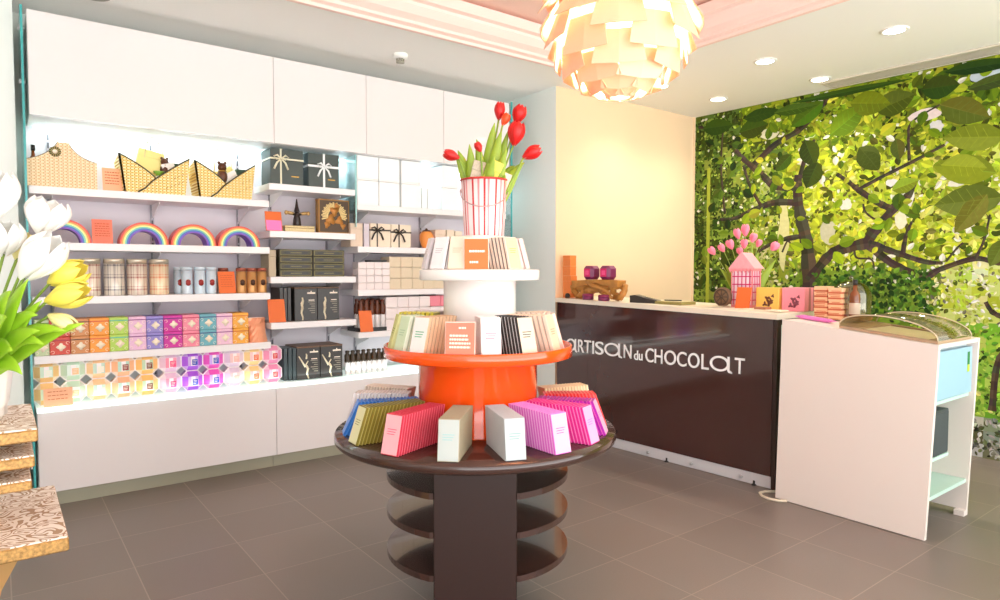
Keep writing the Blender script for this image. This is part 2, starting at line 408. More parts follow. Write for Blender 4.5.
mb = MB(); mb.tube([(p[0], .006, p[1]) for p in arc((.172, .155, 0), (.07, .175, 0), (.03, .262, 0))], .004); mb.tube([(p[0], .006, p[1]) for p in arc((-.02, .262, 0), (-.06, .18, 0), (-.172, .15, 0))], .004); part('braid_trim', mb, TRIM, t)
mb = MB(); mb.lathe([(.0, -.006), (.016, -.005), (.03, 0), (.0, 0)], 28, T=Tm(-.035, -.001, .205, R(90)), mis=lambda j: j % 2); mb.lathe([(0, -.001), (.013, 0), (.009, .007), (0, .009)], 16, mi=2, T=Tm(-.035, -.006, .205, R(90))); part('rosette', mb, [TRIM, M('rosette_yellow', (214, 196, 130), .6), TXT], t, 'white rosette with striped rim')
def flap_basket(name, label, x, w):
    t = thing(name, label, 'basket', (x, 4.66, zb), 0, 'yellow woven flap baskets'); a = w / 2; c = a * .86
    eL = [(p[0], p[1]) for p in arc((-a, .235, 0), (-.25 * a, .16, 0), (.05 * a, .09, 0))]; eR = [(p[0], p[1]) for p in arc((a, .235, 0), (.4 * a, .16, 0), (-.1 * a, .075, 0))]
    mb = MB()
    mb.prism([(-a, .235), (-c, 0), (.35 * a, 0), (.18 * a, .05)] + eL[::-1][:-1], 0, .009); mb.prism([(a, .235), (c, 0), (-.5 * a, 0), (-.3 * a, .03)] + eR[::-1][:-1], -.011, -.002)
    for sg in (-1, 1):
        mb.add([(sg * a, 0, .235), (sg * c, 0, 0), (sg * c, .2, 0), (sg * a, .2, .2), (sg * (a - .01), 0, .235), (sg * (c - .01), 0, 0), (sg * (c - .01), .2, 0), (sg * (a - .01), .2, .2)], [(0, 1, 2, 3), (7, 6, 5, 4), (0, 3, 7, 4), (3, 2, 6, 7), (0, 4, 5, 1), (1, 5, 6, 2)])
    mb.box(-c, c, .19, .2, 0, .2); mb.box(-c, c, .009, .19, 0, .01); part('body', mb, W_GOLD, t)
    mb = MB(); mb.tube([(p[0], .002, p[1] + .001) for p in eL] + [(.18 * a, -.002, .05), (.35 * a, -.002, .004)], .0045); mb.tube([(p[0], -.012, p[1] + .001) for p in eR] + [(-.3 * a, -.014, .03), (-.5 * a, -.014, .004)], .0045)
    mb.tube([(-a, .004, .235), (-c, .004, .02)], .003); mb.tube([(a, -.006, .235), (c, -.006, .02)], .003); part('braid_trim', mb, TRIM, t)
    mb = MB()
    for k in range(5):
        for j in range(3):
            x_, z_ = a * (.28 + .12 * k), .03 + .045 * j + .012 * k
            if z_ < .20 * (x_ / a): mb.add([(x_, -.0125, z_), (x_ + .012, -.0125, z_ + .016), (x_ + .015, -.0125, z_ + .015), (x_ + .003, -.0125, z_ - .001), (x_, -.0112, z_), (x_ + .012, -.0112, z_ + .016), (x_ + .015, -.0112, z_ + .015), (x_ + .003, -.0112, z_ - .001)], [(0, 1, 2, 3), (0, 4, 5, 1), (1, 5, 6, 2), (2, 6, 7, 3), (3, 7, 4, 0)])
    part('stitching', mb, M('stitch_brown', (170, 118, 40), .6), t)
    mb = MB(); mb.tube(arc((-.3 * a, .1, .01), (-.2 * a, .1, .52), (.30 * a, .12, .31), 12) + arc((.30 * a, .12, .31), (.5 * a, .12, .2), (.25 * a, .12, .01), 6), .0035); part('handle', mb, M('raffia', (226, 214, 160), .7), t)
flap_basket('woven_basket', 'yellow woven basket with crossed flaps, nearer the tan basket', .815, .40)
flap_basket('woven_basket', 'yellow woven basket with crossed flaps, at the right end of the shelf', 1.24, .385)
def bottle(name, label, x, y, z, r, h, mats, parts=True, group=None):
    t = thing(name, label, 'bottle', (x, y, z), 0, group)
    mb = MB(); mb.lathe([(r * .9, 0), (r, .004), (r, h * .56), (r * .9, h * .64), (r * .42, h * .74), (r * .38, h * .9)], 20); part('glass_body', mb, mats[0], t)
    mb = MB(); mb.lathe([(r * .46, h * .86), (r * .46, h), (0, h)], 16); part('cap', mb, mats[1], t)
    mb = MB(); mb.lathe([(r * 1.01, h * .14), (r * 1.01, h * .42)], 20, cap=False); part('paper_label', mb, mats[2], t)
    return t
AMBER = M('amber_glass', (120, 62, 22), .1, coat=.5)
bottle('bottle', 'amber bottle poking up behind the left shoulder of the tan basket', .19, 4.75, zb + .013, .024, .235, [AMBER, BLACK, CREAM])
def small_box(name, label, x, y, z, w, d, h, mat, rot=(0, 0, 0), cat='box', group=None):
    t = thing(name, label, cat, (x, y, z), 0, group); t.rotation_euler = rot
    mb = MB(); mb.box(-w / 2, w / 2, 0, d, 0, h * .75, bev=.0015); part('base', mb, mat, t)
    mb = MB(); mb.box(-w / 2 - .0008, w / 2 + .0008, -.0008, d + .0008, h * .753, h, bev=.0015); part('lid', mb, mat, t)
    return t
YEL = M('yellow_card', (244, 232, 150), .5); WB = M('white_card', (244, 242, 240), .5); MINT = M('mint_card', (196, 226, 206), .5)
small_box('gift_box', 'large pale yellow box tilted inside the nearer yellow basket', .78, 4.74, zb + .10, .15, .05, .19, YEL, (R(-8), R(12), 0))
small_box('gift_box', 'white box leaning in the nearer yellow basket', .925, 4.72, zb + .10, .075, .05, .11, WB, (0, R(-14), 0))
small_box('gift_box', 'white box leaning in the right hand yellow basket', 1.33, 4.71, zb + .075, .095, .05, .12, WB, (0, R(-30), 0))
small_box('gift_box', 'yellow pointed box in the right hand yellow basket', 1.21, 4.80, zb + .06, .09, .05, .20, YEL, (0, R(40), 0))
CHOC = M('chocolate_brown', (92, 52, 28), .35); GREEN = M('leaf_green_pack', (120, 170, 50), .5); DGREEN = M('dark_green_card', (40, 78, 62), .5)
def figure(label, x, y, z, s):
    t = thing('chocolate_figure', label, 'chocolate figure', (x, y, z))
    mb = MB(); mb.blob((0, 0, .05 * s), (.035 * s, .03 * s, .05 * s)); mb.blob((0, 0, .115 * s), .03 * s); mb.blob((-.02 * s, 0, .143 * s), .011 * s); mb.blob((.02 * s, 0, .143 * s), .011 * s); mb.blob((0, -.025 * s, .11 * s), .012 * s); part('body', mb, CHOC, t)
    mb = MB(); mb.tube([(.026 * s * math.cos(a), .024 * s * math.sin(a), .088 * s) for a in [i * PI / 6 for i in range(12)]], .004 * s, closed=True); part('collar_ribbon', mb, BRASS, t)
figure('brown chocolate figure in the right hand yellow basket', 1.235, 4.72, zb + .10, 1.0)
figure('small brown chocolate figure in the nearer yellow basket', .885, 4.74, zb + .125, .8)
t = thing('sweet_bag', 'green topped white sweet bag in the front of the nearer yellow basket', 'bag', (.845, 4.70, zb + .06))
mb = MB(); mb.lathe([(.03, 0), (.034, .02), (.03, .05), (.012, .06)], 14); part('pouch', mb, WB, t)
mb = MB(); mb.lathe([(.011, .06), (.032, .085), (.03, .088), (0, .07)], 14, mod=lambda a, z: 1 + .2 * math.cos(5 * a)); part('ruffled_top', mb, GREEN, t)
for x, lab in ((.955, 'dark green wrapped box in the right corner of the nearer yellow basket'), (1.395, 'dark green wrapped box in the right corner of the farther yellow basket')):
    small_box('gift_box', lab, x - .02, 4.765, zb + .012, .07, .06, .205, DGREEN)
card('pale peach card between the tan basket and yellow basket', .585, 4.70, zb, .105, .15, PEACH, lines=5)

# ---- rainbow arches
RB = [M('rainbow_' + n, c, .35) for n, c in (('red', (226, 70, 52)), ('orange', (248, 150, 70)), ('yellow', (250, 238, 140)), ('teal', (120, 205, 180)), ('blue', (60, 110, 190)), ('violet', (120, 60, 180)))]
zr = ZL[1] + .001
def rainbow(label, x, first=[None]):
    if first[0] is not None: return dup(first[0], (x, 4.655, zr), label)
    t = thing('rainbow_arch_box', label, 'rainbow box', (x, 4.655, zr), 0, 'rainbow arches on the second shelf'); first[0] = t
    ro, ri, n = .138, .082, 28; st = (ro - ri) / 6
    def half(r): return [(r * math.cos(PI * i / n), r * math.sin(PI * i / n)) for i in range(n + 1)]
    nm = ('red', 'orange', 'yellow', 'teal', 'blue', 'violet')
    for k in range(6):
        a = half(ro - k * st); b_ = half(ro - (k + 1) * st); mb = MB(); d = .12
        vs = [(p[0], 0, p[1]) for p in a] + [(p[0], 0, p[1]) for p in b_] + [(p[0], d, p[1]) for p in a] + [(p[0], d, p[1]) for p in b_]; m_ = n + 1; fs = []
        for i in range(n):
            fs += [(i, i + 1, m_ + i + 1, m_ + i), (2 * m_ + i, 3 * m_ + i, 3 * m_ + i + 1, 2 * m_ + i + 1), (i, 2 * m_ + i, 2 * m_ + i + 1, i + 1), (m_ + i, m_ + i + 1, 3 * m_ + i + 1, 3 * m_ + i)]
        fs += [(0, m_, 3 * m_, 2 * m_), (n, 2 * m_ + n, 3 * m_ + n, m_ + n)]
        mb.add(vs, fs, 0); part(nm[k] + '_band', mb, RB[k], t)
    return t
for x, lab in ((.325, 'rainbow arch box half hidden by the white tulips, left of the orange card'), (.747, 'rainbow arch box just right of the orange card'), (1.035, 'rainbow arch box third from the left on its shelf'), (1.322, 'rainbow arch box at the right end of its shelf')): rainbow(lab, x)
card('orange card between the first and second rainbow arches', .521, 4.66, zr, .108, .15, SALMON, lines=6)

# ---- checked tins and tube tins
def plaid(name, base, line):
    m = M(name, base, .3, metal=.25); nt, b = nodes(m); tc = nt.nodes.new('ShaderNodeTexCoord'); sp = nt.nodes.new('ShaderNodeSeparateXYZ'); nt.links.new(tc.outputs['Object'], sp.inputs[0])
    an = math_node(nt, 'ARCTAN2', sp.outputs[0], sp.outputs[1])
    v = math_node(nt, 'MAXIMUM', band(nt, an, .62, .22), band(nt, math_node(nt, 'ADD', an, .2), .62, .08)); h_ = math_node(nt, 'MAXIMUM', band(nt, sp.outputs[2], .075, .14, .03), band(nt, sp.outputs[2], .075, .06, .05))
    f = math_node(nt, 'MULTIPLY', math_node(nt, 'ADD', v, h_), .42)
    nt.links.new(mix_node(nt, f, base, line), b.inputs['Base Color']); return m
def tin(name, label, x, y, z, r, h, mats, group, badge=None):
    t = thing(name, label, 'tin', (x, y, z), 0, group)
    mb = MB(); mb.lathe([(r * .97, 0), (r, .004), (r, h * .86)], 28); part('body', mb, mats[0], t)
    mb = MB(); mb.lathe([(r * 1.02, h * .865), (r * 1.02, h - .006), (r * .97, h), (0, h)], 28); part('lid', mb, mats[1], t)
    if badge is not None:
        mb = MB()
        T = Tm(0, -r - .0006, h * .42, R(90)); mb.lathe([(0, 0), (.014, 0), (.014, .0012), (0, .0012)], 16, T=T, mod=lambda a, z: 1 + .5 * abs(math.sin(a))); part('printed_badge', mb, badge, t)
    return t
TINLID = M('tin_lid', (206, 196, 178), .3, metal=.5)
zt = ZL[2] + .001
PL = [plaid('plaid_red', (232, 222, 206), (150, 52, 48)), plaid('plaid_navy', (230, 224, 212), (70, 62, 84)), plaid('plaid_orange', (240, 222, 190), (222, 120, 70))]
for x, k, lab in ((.332, 0, 'checked tin half hidden by the yellow tulips'), (.452, 0, 'red checked tall tin right of the yellow tulips'), (.581, 1, 'navy checked tall tin between two red checked tins'), (.706, 0, 'red checked tall tin between the navy and orange checked tins'), (.832, 2, 'orange checked cream tin beside the pale blue tubes')):
    tin('biscuit_tin', lab, x, 4.70, zt, .057 if k < 2 else .056, .226 if x > .4 else .13, [PL[k], TINLID], 'checked tins on the third shelf')
BLU = M('pale_blue_tin', (206, 222, 234), .3, metal=.1); BRZ = M('bronze_tin', (204, 150, 92), .3, metal=.35); REDB = M('badge_red', (150, 40, 36), .5); BRB = M('badge_brown', (70, 36, 18), .5); BRL = M('bronze_lid', (160, 86, 66), .35, metal=.3)
for x, y, lab in ((.962, 4.76, 'pale blue tube tin peeking out behind, left of three'), (.995, 4.69, 'pale blue tube tin with red badge, left of the front three'), (1.069, 4.67, 'pale blue tube tin with red badge, middle of the front three'), (1.138, 4.67, 'pale blue tube tin with red badge, next to the orange card')):
    tin('tube_tin', lab, x, y, zt, .033, .178, [BLU, BLU], 'pale blue tube tins', REDB)
for x, y, lab in ((1.245, 4.78, 'bronze tube tin behind the orange card'), (1.333, 4.67, 'bronze tube tin with brown badge, nearest the orange card'), (1.402, 4.67, 'bronze tube tin with brown badge, middle of the front three'), (1.471, 4.67, 'bronze tube tin with brown badge, at the right end of the shelf')):
    tin('tube_tin', lab, x, y, zt, .033, .172, [BRZ, BRL], 'bronze tube tins', BRB)
card('orange card between the pale blue and bronze tube tins', 1.238, 4.645, zt, .112, .15, ORANGE, lines=6, rz=R(6))

# ---- coloured cube tins
CUB = [('pale green', (196, 214, 170), 'green'), ('red', (206, 72, 56), 'r'), ('tan brown', (206, 140, 84), 'b'), ('orange', (244, 158, 52), 'o'), ('lime green', (180, 214, 90), 'l'), ('pale lilac', (232, 190, 220), 'p'),
       ('periwinkle', (150, 138, 210), 'v'), ('magenta', (206, 50, 160), 'm'), ('rose pink', (240, 146, 168), 'k'), ('teal', (110, 178, 192), 't'), ('pale pink', (240, 200, 222), 'q'), ('amber gold', (240, 172, 62), 'g')]
LIDC = [(60, 80, 60), (170, 30, 60), (90, 60, 40), (220, 80, 40), (60, 190, 180), (140, 40, 130), (60, 50, 150), (110, 20, 120), (200, 40, 80), (60, 60, 130), (150, 50, 140), (210, 110, 30)]
xs = (.165, .237, .340, .436, .541, .643, .742, .839, .951, 1.054, 1.160, 1.263, 1.368)
zc = ZL[3] + .001
FIL = M('cream_filigree', (252, 238, 214), .5)
for i, (cn, cc, _) in enumerate(CUB):
    x = (xs[i] + xs[i + 1]) / 2; w = (xs[i + 1] - xs[i]) / 2 - .001
    body = M('tea_' + cn.replace(' ', '_'), cc, .4, noise=.12, scale=90); lid = M('tealid_' + cn.replace(' ', '_'), LIDC[i], .4)
    for row in range(2):
        lab = '%s cube tin in the %s row of tea tins' % (cn, ('bottom', 'top')[row])
        if row == 0:
            t = thing('cube_tin', lab, 'tin', (x, 4.636, zc), 0, 'coloured cube tins on the fourth shelf'); first = t; h = .1035
            mb = MB(); mb.box(-w, w, 0, .17, 0, .083, bev=.003); part('body', mb, body, t)
            mb = MB(); mb.box(-w - .0006, w + .0006, -.0008, .171, .0835, h, bev=.004); part('lid', mb, body, t)
            mb = MB(); mb.box(-w - .001, w + .001, -.0014, .1714, .0815, .0865); part('seam_band', mb, lid, t)
            mb = MB()
            mb.lathe([(0, 0), (.021, 0), (.021, .0012), (0, .0012)], 14, T=Tm(.004, -.0005, .045, R(90)), mod=lambda a, z: 1 + .25 * math.cos(4 * a))
            for q in range(4):
                sx, sz = (-1 if q % 2 else 1), (-1 if q < 2 else 1)
                mb.tube([(sx * w * .75 + .009 * math.cos(u) * sx, -.001, .042 + sz * .026 + .008 * math.sin(u)) for u in [j * .7 for j in range(8)]], .0014, 4)
            part('printed_filigree', mb, FIL, t)
        else: dup(first, (x, 4.636, zc + .1045), lab)
t = thing('foil_bag', 'crinkled copper foil bag at the right end of the cube tins', 'bag', (1.44, 4.66, zc))
r3 = random.Random(3); mb = MB(); vs = []; nn = 9
for k in range(nn):
    for j in range(8):
        u = k / (nn - 1); v = j / 7
        w = .062 * (1 - .1 * math.sin(PI * u)); dpt = .035 * math.sin(PI * v) * (1 - .75 * u) + .004
        vs.append(((v - .5) * 2 * w, -dpt + r3.uniform(-.003, .003) + .05 * u, u * .165))
nf = len(vs)
vs += [(p[0], .03 + .025 * (p[2] / .165), p[2]) for p in vs]
fs = [[k * 8 + j, k * 8 + j + 1, k * 8 + 9 + j, k * 8 + 8 + j] for k in range(nn - 1) for j in range(7)]
fs += [[nf + k * 8 + j, nf + k * 8 + 8 + j, nf + k * 8 + 9 + j, nf + k * 8 + j + 1] for k in range(nn - 1) for j in range(7)]
for k in range(nn - 1):
    for j in (0, 7): fs.append([k * 8 + j, k * 8 + 8 + j, nf + k * 8 + 8 + j, nf + k * 8 + j])
for j in range(7): fs.append([j, nf + j, nf + j + 1, j + 1]); fs.append([(nn - 1) * 8 + j, (nn - 1) * 8 + j + 1, nf + (nn - 1) * 8 + j + 1, nf + (nn - 1) * 8 + j])
mb.add(vs, fs, 0, False); part('pouch', mb, M('copper_foil', (240, 170, 134), .35, metal=.35), t)
mb = MB(); mb.box(-.058, .058, .042, .05, .155, .168); part('sealed_top', mb, M('foil_pale', (250, 208, 180), .35, metal=.2), t)

# ---- octagonal (chamfered cube) boxes on the lit ledge, two high
def chamfer_cube(mb, s, c, mi_front, mi_top, mi_cham, mi_side, T=None):
    h = s; k = s - c
    def V(a, b_, d): return (a, b_, d)
    vs = []; idx = {}
    def g(p):
        p = tuple(round(q, 5) for q in p)
        if p not in idx: idx[p] = len(vs); vs.append(p)
        return idx[p]
    out = []
    def face(pts, mi):
        n = Vector((0, 0, 0)); cc = sum((Vector(p) for p in pts), Vector()) / len(pts)
        nn = (Vector(pts[1]) - Vector(pts[0])).cross(Vector(pts[2]) - Vector(pts[1]))
        if nn.dot(cc) < 0: pts = pts[::-1]
        out.append(([g(p) for p in pts], mi))
    for ax in range(3):
        for sg in (-1, 1):
            def P(u, v):
                p = [0, 0, 0]; p[ax] = sg * h; p[(ax + 1) % 3] = u; p[(ax + 2) % 3] = v; return tuple(p)
            face([P(-k, -k), P(k, -k), P(k, k), P(-k, k)], (mi_side, mi_front, mi_top)[ax])
    for ax in range(3):
        a1, a2 = (ax + 1) % 3, (ax + 2) % 3
        for s1 in (-1, 1):
            for s2 in (-1, 1):
                def P(t, o):
                    p = [0, 0, 0]; p[ax] = t; p[a1] = s1 * (h if o else k); p[a2] = s2 * (k if o else h); return tuple(p)
                face([P(-k, 1), P(k, 1), P(k, 0), P(-k, 0)], mi_cham if ax == 1 else mi_side)
    for sx in (-1, 1):
        for sy in (-1, 1):
            for sz in (-1, 1):
                face([(sx * h, sy * k, sz * k), (sx * k, sy * h, sz * k), (sx * k, sy * k, sz * h)], mi_cham)
    for f, mi in out: mb.add([vs[i] for i in f], [list(range(len(f)))], mi, False, T)
OCT = [(.2185, 'mint green', (206, 232, 210), (244, 204, 140), (235, 244, 232)), (.350, 'pale mint', (226, 242, 232), (200, 228, 204), (246, 200, 150)), (.481, 'mint and peach', (196, 222, 206), (250, 206, 160), (244, 240, 224)), (.612, 'teal and brown', (186, 222, 206), (246, 190, 150), (150, 72, 66)), (.744, 'green and brown', (190, 216, 180), (250, 196, 120), (130, 74, 52)),
       (.879, 'hot pink', (250, 150, 176), (232, 196, 220), (240, 66, 134)), (1.0105, 'blue and violet', (206, 176, 236), (170, 90, 220), (52, 76, 190)), (1.142, 'royal blue and magenta', (200, 170, 240), (232, 90, 190), (48, 84, 200)), (1.2735, 'pale pink', (246, 206, 206), (226, 206, 226), (250, 190, 180)), (1.405, 'orange and pink', (248, 206, 206), (250, 214, 150), (240, 110, 50)), (1.5365, 'scarlet and lilac', (240, 200, 226), (236, 150, 190), (226, 46, 62))]
SZ = .0652; CH = .034
for i, (x, cn, c1, c2, c3) in enumerate(OCT):
    key = cn.replace(' ', '_'); m1 = M('octfront_' + key, c1, .4); m2 = M('octside_' + key, c2, .4); m3 = M('octlabel_' + key, c3, .45); mw = M('oct_white', (250, 240, 240), .4)
    for row in range(2):
        lab = '%s octagonal box in the %s row on the lit ledge' % (cn, ('bottom', 'top')[row])
        loc = (x, 4.635 + SZ, ZG + .0005 + SZ + row * (2 * SZ + .0012))
        if row == 0:
            t = thing('octagonal_box', lab, 'box', loc, 0, 'octagonal boxes on the lit ledge'); fo = t
            mb = MB(); chamfer_cube(mb, SZ, CH, 0, 1, 2, 3); part('body', mb, [m1, mw, M('octcham_' + key, tuple((v + 250) / 2 for v in c2), .4), m2], t)
            mb = MB(); k_ = SZ - CH; oc = [(k_, SZ), (SZ, k_), (SZ, -k_), (k_, -SZ), (-k_, -SZ), (-SZ, -k_), (-SZ, k_), (-k_, SZ)]
            mb.tube([(a_ * .985, -k_ - .0295 if False else -(SZ - CH) - (CH - .002) * .0, b_ * .985) for a_, b_ in oc], .0045, 6, closed=True); mb.box(-.012, .012, -SZ - .0008, -SZ - .0001, -.031, .031); part('white_edging', mb, mw, t, 'white edging')
            mb = MB(); mb.box(-.006, .027, -SZ - .0012, -SZ - .0002, -.026, .012); part('square_label', mb, m3, t)
            mb = MB()
            for q in range(3): mb.box(-.001, .022 - q * .003, -SZ - .002, -SZ - .0013, .002 - q * .009, .0045 - q * .009)
            part('printed_lines', mb, TXT, t)
        else: dup(fo, loc, lab)
card('wide peach card in front of the octagonal boxes at the left end', .270, 4.600, ZG - .004, .142, .108, PEACH, tilt=-4, lines=3, foot=.3)
# ------------------------------------------------------------------ middle bay
TEALBOX = M('dark_teal_box', (62, 74, 70), .45, noise=.15, scale=30); RIBW = M('ribbon_ivory', (226, 224, 196), .4); RIBP = M('ribbon_white', (240, 244, 244), .4)
zm = ZM[0] + .001
t = gift_box('gift_box', 'dark green gift box with cream ribbon high on its lid, left of the two', 1.662, 4.67, zm, .235, .2, .252, TEALBOX, RIBW, horiz=.72, vert=-.045, group='dark ribboned gift boxes')
t2 = gift_box('gift_box', 'dark green gift box with broad white ribbon cross, right of the two', 1.935, 4.67, zm, .235, .2, .250, TEALBOX, RIBP, horiz=.62, vert=0.0, group='dark ribboned gift boxes', rw=.016)
for q in (t, t2):
    mb = MB(); mb.box(.03, .085, -.0016, -.0006, .06, .066); part('foil_lettering', mb, BRASS, q)
zm = ZM[1] + .001
card('orange and pink two tone card left of the black hatted figure', 1.562, 4.66, zm, .115, .14, ORANGE, lines=0, two=M('bright_pink', (250, 130, 196), .5))
t = thing('gold_box', 'flat gold patterned box under the black hatted figure', 'box', (1.755, 4.68, zm), 0)
GP = M('gold_pattern', (196, 176, 130), .4, metal=.3, noise=.5, scale=120)
mb = MB(); mb.box(-.11, .11, 0, .12, 0, .028, bev=.002); part('base', mb, GP, t)
mb = MB(); mb.box(-.111, .111, -.001, .121, .029, .046, bev=.003); part('lid', mb, GP, t)
t = thing('chocolate_figure', 'black cone hatted figure with outstretched gold arms on a gold box', 'chocolate figure', (1.752, 4.735, zm + .0465))
BCH = M('black_chocolate', (40, 26, 24), .3)
mb = MB(); mb.lathe([(.028, 0), (.031, .004), (.026, .05), (.02, .075), (.036, .08), (.034, .088), (.018, .092), (.014, .105), (0, .11)], 18); part('body', mb, BCH, t)
mb = MB(); mb.lathe([(.022, .104), (.02, .108), (.013, .135), (.008, .165), (.004, .195), (0, .197)], 16); part('hat', mb, BCH, t)
mb = MB()
for sg in (-1, 1):
    mb.tube([(sg * .016, 0, .085), (sg * .045, -.006, .092), (sg * .072, -.01, .094)], [.009, .013, .012]); mb.blob((sg * .082, -.01, .094), (.014, .012, .016))
part('gold_arms', mb, M('gold_foil', (206, 170, 110), .3, metal=.6), t)
t = thing('sunburst_box', 'square brown box with a gold sunburst picture', 'box', (2.018, 4.685, zm), R(4))
BRN = M('dark_brown_print', (74, 50, 24), .4)
mb = MB(); mb.box(-.126, .126, 0, .05, 0, .252, bev=.003); part('body', mb, M('bronze_edge', (160, 116, 56), .4, metal=.3), t)
mb = MB(); mb.box(-.116, .116, -.0016, -.0004, .010, .242); part('printed_panel', mb, BRN, t)
mb = MB()
for k in range(26):
    a = -.25 + k * (PI + .5) / 25; r0, r1 = .050, .096 + .008 * (k % 2)
    c, s_ = math.cos(a), math.sin(a); px_, pz_ = -s_ * .003, c * .003
    p0 = (c * r0, s_ * r0 + .128); p1 = (c * r1, s_ * r1 + .128)
    mb.prism([(p0[0] - px_, p0[1] - pz_), (p1[0] - 1.5 * px_, p1[1] - 1.5 * pz_), (p1[0] + 1.5 * px_, p1[1] + 1.5 * pz_), (p0[0] + px_, p0[1] + pz_)][::-1], -.0030, -.0017)
part('gold_rays', mb, M('gold_print', (226, 196, 130), .35, metal=.2), t)
mb = MB()
for (x, z, r, k) in ((.0, .165, .034, 0), (-.03, .10, .036, 0), (.04, .095, .03, 0), (.02, .20, .022, 0), (-.06, .06, .022, 0), (.07, .055, .02, 0)):
    mb.lathe([(0, 0), (r, 0), (r, .0014), (0, .0014)], 12, T=Tm(x, -.0018, z, R(90)), mod=lambda a, zz: 1 + .3 * math.sin(3 * a + x * 90))
part('printed_figures', mb, M('copper_print', (190, 130, 62), .4, metal=.2), t)
zm = ZM[2] + .001
OLIVE = M('olive_black_box', (58, 54, 34), .45); OLV = M('olive_gold_line', (150, 138, 74), .4, metal=.2)
def olive(label, x, z, first=[None]):
    if first[0] is not None: return dup(first[0], (x, 4.64, z), label)
    t = thing('flat_box', label, 'box', (x, 4.64, z), 0, 'dark olive flat boxes'); first[0] = t
    mb = MB(); mb.box(-.121, .121, 0, .2, 0, .048, bev=.002); part('body', mb, OLIVE, t)
    mb = MB(); o, i = [(-.108, .007), (.108, .007), (.108, .041), (-.108, .041)], 0.003
    mb.box(-.110, .110, -.0012, -.0003, .006, .0085); mb.box(-.110, .110, -.0012, -.0003, .0395, .042); mb.box(-.112, -.109, -.0012, -.0003, .006, .042); mb.box(.109, .112, -.0012, -.0003, .006, .042)
    part('gold_border', mb, OLV, t)
    mb = MB(); pts = [(.085 * math.cos(a) + .008 * math.copysign(1, math.cos(a)), .024 + .011 * math.sin(a)) for a in [j * PI / 12 for j in range(24)]]
    mb.prism(pts, -.0014, -.0004); part('black_oval', mb, BLACK, t)
    mb = MB()
    for k in range(9): mb.box(-.04 + k * .009, -.034 + k * .009, -.0022, -.0015, .0215, .0265)
    part('gold_lettering', mb, OLV, t); return t
for c in range(2):
    for r in range(4): olive('dark olive flat box with gold border, %s from the bottom of the %s stack' % (ORD[r], ('left', 'right')[c]), 1.708 + c * .2455, zm + r * .0488)
small_box('flat_box', 'plain kraft flat box standing at the left of the dark olive stacks', 1.545, 4.66, zm, .05, .18, .188, M('kraft_grey', (190, 176, 150), .6))
# black printed boxes
SILH = M('silhouette_ivory', (226, 214, 186), .5); GPR = M('grey_print', (150, 144, 128), .5)
BX = M('black_printed', (44, 40, 37), .35)
def black_box(name, label, x, y, z, w, d, h, pose, group):
    t = thing(name, label, 'box', (x, y, z), 0, group)
    mb = MB(); mb.box(-w / 2, w / 2, 0, d, 0, h - .012, bev=.0015); part('body', mb, BX, t)
    mb = MB(); mb.box(-w / 2 - .0006, w / 2 + .0006, -.0006, d + .0006, h - .0115, h, bev=.0015); part('lid', mb, M('brown_lid', (110, 84, 64), .5), t)
    mb = MB(); mb.box(.01, w * .42, -.0012, -.0003, h * .80, h * .845); mb.prism([(w * .2, h * .85), (w * .27, h * .85), (w * .235, h * .90)], -.0012, -.0003); mb.box(.02, w * .38, -.0012, -.0003, h * .60, h * .625); part('title_band', mb, TXT, t)
    mb = MB()
    for k in range(6):
        zz = h * (.55 - .065 * k); mb.box(.015 + .012 * (k % 3), w * .40, -.0012, -.0003, zz, zz + h * .022)
    part('small_print', mb, GPR, t)
    mb = MB()
    def P(pts, r): mb.tube([(a * w, -.0008, b_ * h) for a, b_ in pts], [q for q in r], 6, T=Matrix.Diagonal((1, .12, 1, 1)))
    if pose == 0:
        P([(-.16, .70), (-.13, .60), (-.17, .47), (-.16, .36)], [.006, .008, .009, .010]); P([(-.16, .38), (-.20, .24), (-.14, .10), (-.15, .02)], [.010, .008, .006, .005]); P([(-.15, .60), (-.22, .52), (-.20, .42)], [.005, .004, .003])
    else:
        P([(-.05, .36), (-.12, .45), (-.02, .56)], [.007, .006, .004]); P([(-.10, .42), (-.03, .32), (-.08, .18), (0, .02)], [.010, .009, .007, .005]); P([(-.14, .38), (-.28, .55), (-.42, .72)], [.008, .006, .004]); P([(-.10, .62), (-.08, .72), (-.10, .78)], [.007, .006, .004])
    part('printed_dancer', mb, SILH, t)
    return t
zm = ZM[3] + .001
for k, (x, lab) in enumerate(((1.785, 'black printed box with title band, left of the two on the middle bay shelf'), (1.957, 'black printed box with title band, right of the two on the middle bay shelf'))): black_box('printed_box', lab, x, 4.665, zm, .168, .20, .245, 0, 'black printed boxes on the fourth middle shelf')
for k in range(3): solo('slim_box', (lambda m: (m.box(-.012, .012, 0, .2, 0, .243, bev=.001), m)[1])(MB()), BX, 'black slim box standing left of the printed boxes, %s from the left' % ORD[k], 'box', (1.612 + .0285 * k, 4.68, zm), group='slim black boxes on the fourth middle shelf')
card('orange card in front of the slim black boxes', 1.567, 4.635, zm, .118, .165, ORANGE, lines=0)
for k, (x, lab) in enumerate(((1.790, 'black printed box with a leaping dancer, left of the two on the lit ledge'), (1.966, 'black printed box with a leaping dancer, right of the two on the lit ledge'))): black_box('printed_box', lab, x, 4.64, ZG + .0005, .172, .24, .240, 1, 'black printed boxes on the lit ledge')
for k in range(3): solo('slim_box', (lambda m: (m.box(-.013, .013, 0, .2, 0, .232, bev=.001), m)[1])(MB()), M('slim_dark_teal', (46, 62, 66), .35), 'dark slim box on the lit ledge left of the dancers, %s from the left' % ORD[k], 'box', (1.634 + .0285 * k, 4.65 + .012 * (2 - k), ZG + .0005), group='slim dark boxes on the lit ledge')

